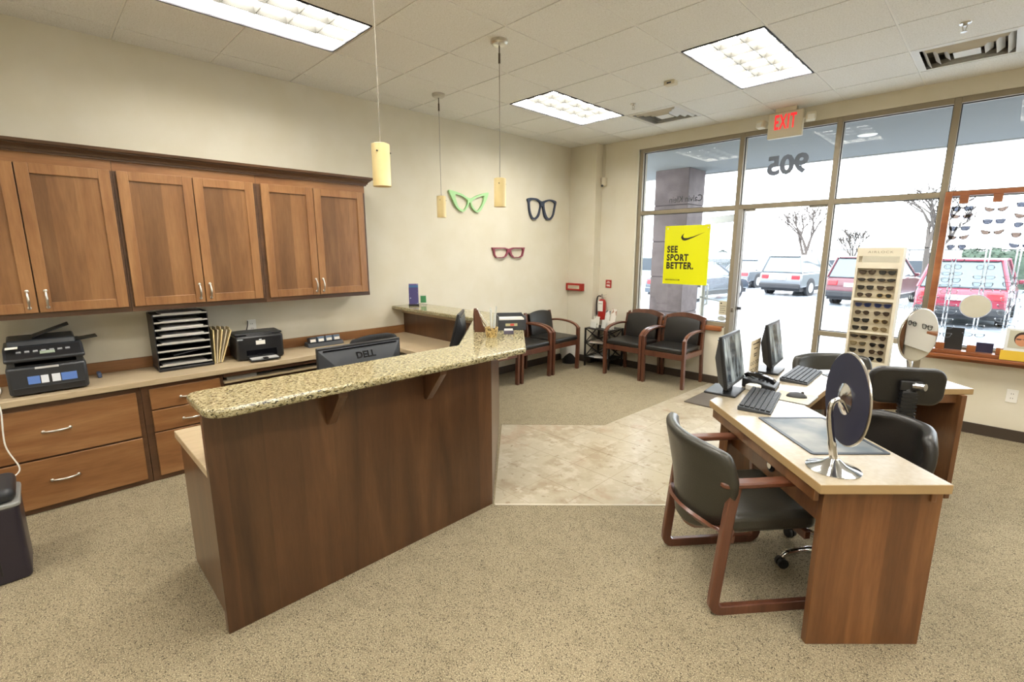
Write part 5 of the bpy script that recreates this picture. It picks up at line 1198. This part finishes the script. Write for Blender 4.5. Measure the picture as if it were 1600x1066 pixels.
# ---------------------------------------------------------------- cars (front looks to local +Y)
TYRE = M('tyre', '#2a2b2e', .8); RIM = M('alloy', '#c2c6ca', .3, .8); CGL = M('car_glass', '#5d676d', .06, .35, spec=.8); TAIL = M('tail_light', '#c0323a', .25); PLATE = M('plate_white', '#d8dbe0', .4); UNDER = M('car_underbody', '#2b2d31', .7)
def car(label, loc, rz, col, suv=True, L=4.6, Wd=1.8):
    t = thing('car', label, 'car', loc, rz, 'parked cars outside'); h = Wd/2
    paint = M('car_paint', col, .25, .2, coat=.6)
    H_, bl = (1.70, .98) if suv else (1.44, .90)
    body = [(-L/2,.36),(-L/2-.02,.55),(-L/2+.02,bl-.1),(-L/2+.08,bl),(-L*.05,bl+.03),(L*.20,bl+.02),(L*.44,bl-.14),(L/2,bl-.28),(L/2,.36)]
    st = 0; mb = MB(); n = len(body)
    rows = [(h*.94,.0),(h,.25),(h*.97,1.0)]
    vs = []
    for s in (-1, 1):
        for (y, z) in body: vs.append((s*(h*(.97 if z > .8 else 1.0)), y, z))
    mb.add(vs, [tuple(range(n)), tuple(range(2*n-1, n-1, -1))] + [(i, (i+1) % n, (i+1) % n+n, i+n) for i in range(n)])
    mb.build('body', paint, t, bevel=.07, seg=3)
    if suv: roof = [(-L/2+.10,bl-.01),(-L/2+.30,H_-.03),(-L/2+.5,H_),(L*.02,H_),(L*.22,bl+.0)]
    else: roof = [(-L/2+.75,bl-.01),(-L*.22,H_-.02),(-L*.12,H_),(L*.04,H_-.01),(L*.24,bl+.0)]
    def cab(k, inset, rf):
        m = len(rf); vs = []
        for s in (-1, 1):
            for (y, z) in rf: vs.append((s*(h*.95-k-(.20*(z-bl)/(H_-bl))), y, z))
        return MB().add(vs, [tuple(range(m)), tuple(range(2*m-1, m-1, -1))] + [(i, (i+1) % m, (i+1) % m+m, i+m) for i in range(m)])
    cab(.0, 0, roof).build('cabin_glass', CGL, t, bevel=.05, seg=2)
    y0 = roof[1][0]; y1 = roof[3][0]
    MB().prism(rrect(-(h*.95-.21), h*.95-.21, y0-.06, y1+.05, .12), H_-.045, H_+.012).build('roof', paint, t, bevel=.02)
    for s in (-1, 1):
        for (a, b) in ((roof[0], roof[1]), (roof[3], roof[4])):
            MB().bar((s*(h*.95+.005),a[0] if a[1] < b[1] else b[0],bl), (s*(h*.95-.19),b[0] if a[1] < b[1] else a[0],H_-.01), .07, .06).build('roof_pillar', paint, t, bevel=.01)
        for y in (-L*.30, L*.31):
            w_ = MB().cyl((s*(h-.22),y,.335), (s*(h+.005),y,.335), .335, n=28).build('wheel', TYRE, t, smooth=40)
            MB().cyl((s*(h+.003),y,.335), (s*(h+.015),y,.335), .22, n=20).build('rim', RIM, w_)
            MB().cyl((s*(h-.1),y,.35), (s*(h+.003),y,.35), .40, n=28).build('wheel_arch', UNDER, t)
        tl = MB().box(s*h*.70-.15, s*h*.70+.19 if s > 0 else s*h*.70+.15, -L/2-.03, -L/2+.2, bl-.27, bl-.09).build('tail_light', TAIL, t, bevel=.03)
        MB().obox((s*(h+.08), L*.14, bl+.08), (.16, .1, .12)).build('side_mirror', paint, t, bevel=.03)
    MB().box(-h*.96, h*.96, -L/2-.07, -L/2+.3, .30, .52).build('rear_bumper', UNDER if suv else paint, t, bevel=.05)
    MB().box(-h*.9, h*.9, -L/2+.1, L/2-.1, .20, .40).build('underbody', UNDER, t)
    MB().box(-.26, .26, -L/2-.05, -L/2+.02, bl-.30, bl-.17).build('number_plate', PLATE, t)
    if suv: MB().box(-.55, .55, -L/2+.26, -L/2+.42, H_-.05, H_+.01).build('spoiler', UNDER, t, bevel=.02)
    return t
car('pale grey SUV parked outside, seen through the open doorway', (-1.70, 25.4, GZ0), math.radians(-9), '#71777d', True)
car('dark red SUV parked outside, half hidden by the cream tower', (1.45, 22.6, GZ0), math.radians(-9), '#5a2a35', True)
car('bright red SUV parked outside behind the eyewear display', (4.10, 19.1, GZ0), math.radians(-3), '#8c3044', True)
car('dark blue sedan parked outside, seen right of the yellow poster', (-4.05, 19.6, GZ0), math.radians(-9), '#39434f', False)
car('grey sedan parked far out, left of the pale SUV', (-4.9, 28.6, GZ0), math.radians(-9), '#565d65', False)
# ---------------------------------------------------------------- far side: rail wall, hedge, trees, lamp post
rw = thing('guard_rail', 'long pale guard wall with a railing across the far side of the car park', 'railing', (0, 44, GZ0))
GRW = M('guard_wall', '#3f464d', .8)
MB().box(-60, 60, -.15, .15, 0, 1.2).build('wall', GRW, rw); MB().tube([(-60,0,1.95),(60,0,1.95)], .04, 6).build('rail', M('rail_grey', '#2e3238', .5), rw)
for i in range(41): MB().box(-60.03+3*i, -59.97+3*i, -.03, .03, 1.2, 1.95).build('rail_post', bpy.data.materials['rail_grey'], rw)
rng = random.Random(3)
hd = thing('hedge', 'clipped dark green hedge beyond the car park, behind the eyewear display', 'hedge', (10.6, 36, GZ0))
def hs(u, v):
    a = math.pi*v; x = (u-.5)*15.0; r = 1+.05*math.sin(x*3.1+4*v)+.04*math.sin(x*7.7)
    return (x, -1.2*math.cos(a)*r, (2.0+.12*math.sin(x*1.3))*math.sin(a)**.45*r)
hm = MB().grid(hs, 120, 24).build('foliage_core', M('hedge_green', '#2c3a30', .9, col2='#405042', scale=3, bump=1, bscale=8), hd, smooth=60)
lv = MB()
for i in range(2500):
    u, v = rng.random(), .05+.9*rng.random(); p = Vector(hs(u, v)); a = rng.random()*6.28; s_ = .07+.06*rng.random()
    q = Vector((math.cos(a), math.sin(a)*.6, rng.uniform(-.5,.8))).normalized(); w_ = q.cross(Vector((rng.random(), rng.random(), rng.random()))).normalized()
    lv.add([p, p+q*s_+w_*s_*.4, p+q*s_*2, p+q*s_-w_*s_*.4], [(0,1,2,3)])
lo = lv.build('leaves', bpy.data.materials['hedge_green'], hd); lo['kind'] = 'stuff'
BARK = M('bark', '#4a4440', .9)
def tree(label, loc, ht, seed, spread=.6):
    t = thing('bare_tree', label, 'tree', loc, 0, 'bare trees beyond the car park'); r = random.Random(seed)
    tw_ = MB(); tr = MB(); br = MB()
    def grow(p, d_, ln, rad, lev):
        n = 4; pts = [p]; q = d_
        for i in range(n):
            q = (q + Vector((r.uniform(-1,1), r.uniform(-1,1), r.uniform(-.2,.5)))*.14).normalized(); pts.append(pts[-1]+q*ln/n)
        (tr if lev == 0 else br if lev < 3 else tw_).tube(pts, [max(.024, rad*(1-.45*i/n)) for i in range(n+1)], 5 if lev < 3 else 3)
        if lev < 5:
            for k in range(3 if lev < 4 else 2):
                a = r.uniform(0, 6.28); s_ = spread*r.uniform(.7, 1.2)
                dd = (q + Vector((math.cos(a)*s_, math.sin(a)*s_, r.uniform(-.05,.35)))).normalized(); b_ = pts[-1] if k else pts[3]
                grow(b_, dd, ln*r.uniform(.6,.78), rad*.60, lev+1)
    grow(Vector((0,0,0)), Vector((0,0,1)), ht*.30, ht*.030, 0)
    tr.build('trunk', BARK, t, smooth=60); br.build('branches', BARK, t, smooth=60); o = tw_.build('twigs', BARK, t); o['kind'] = 'stuff'
tree('bare tree seen through the doorway above the pale SUV', (-5.2, 38.5, GZ0), 6.2, 5)
tree('large bare tree behind the sunglasses tower and eyewear display', (2.05, 31.5, GZ0), 6.8, 11, .85)
tree('thin bare tree far off left of the cream tower', (-2.6, 41, GZ0), 4.2, 21, .45)
tree('bare tree far off between poster and door', (-13.2, 41, GZ0), 4.8, 31, .5)
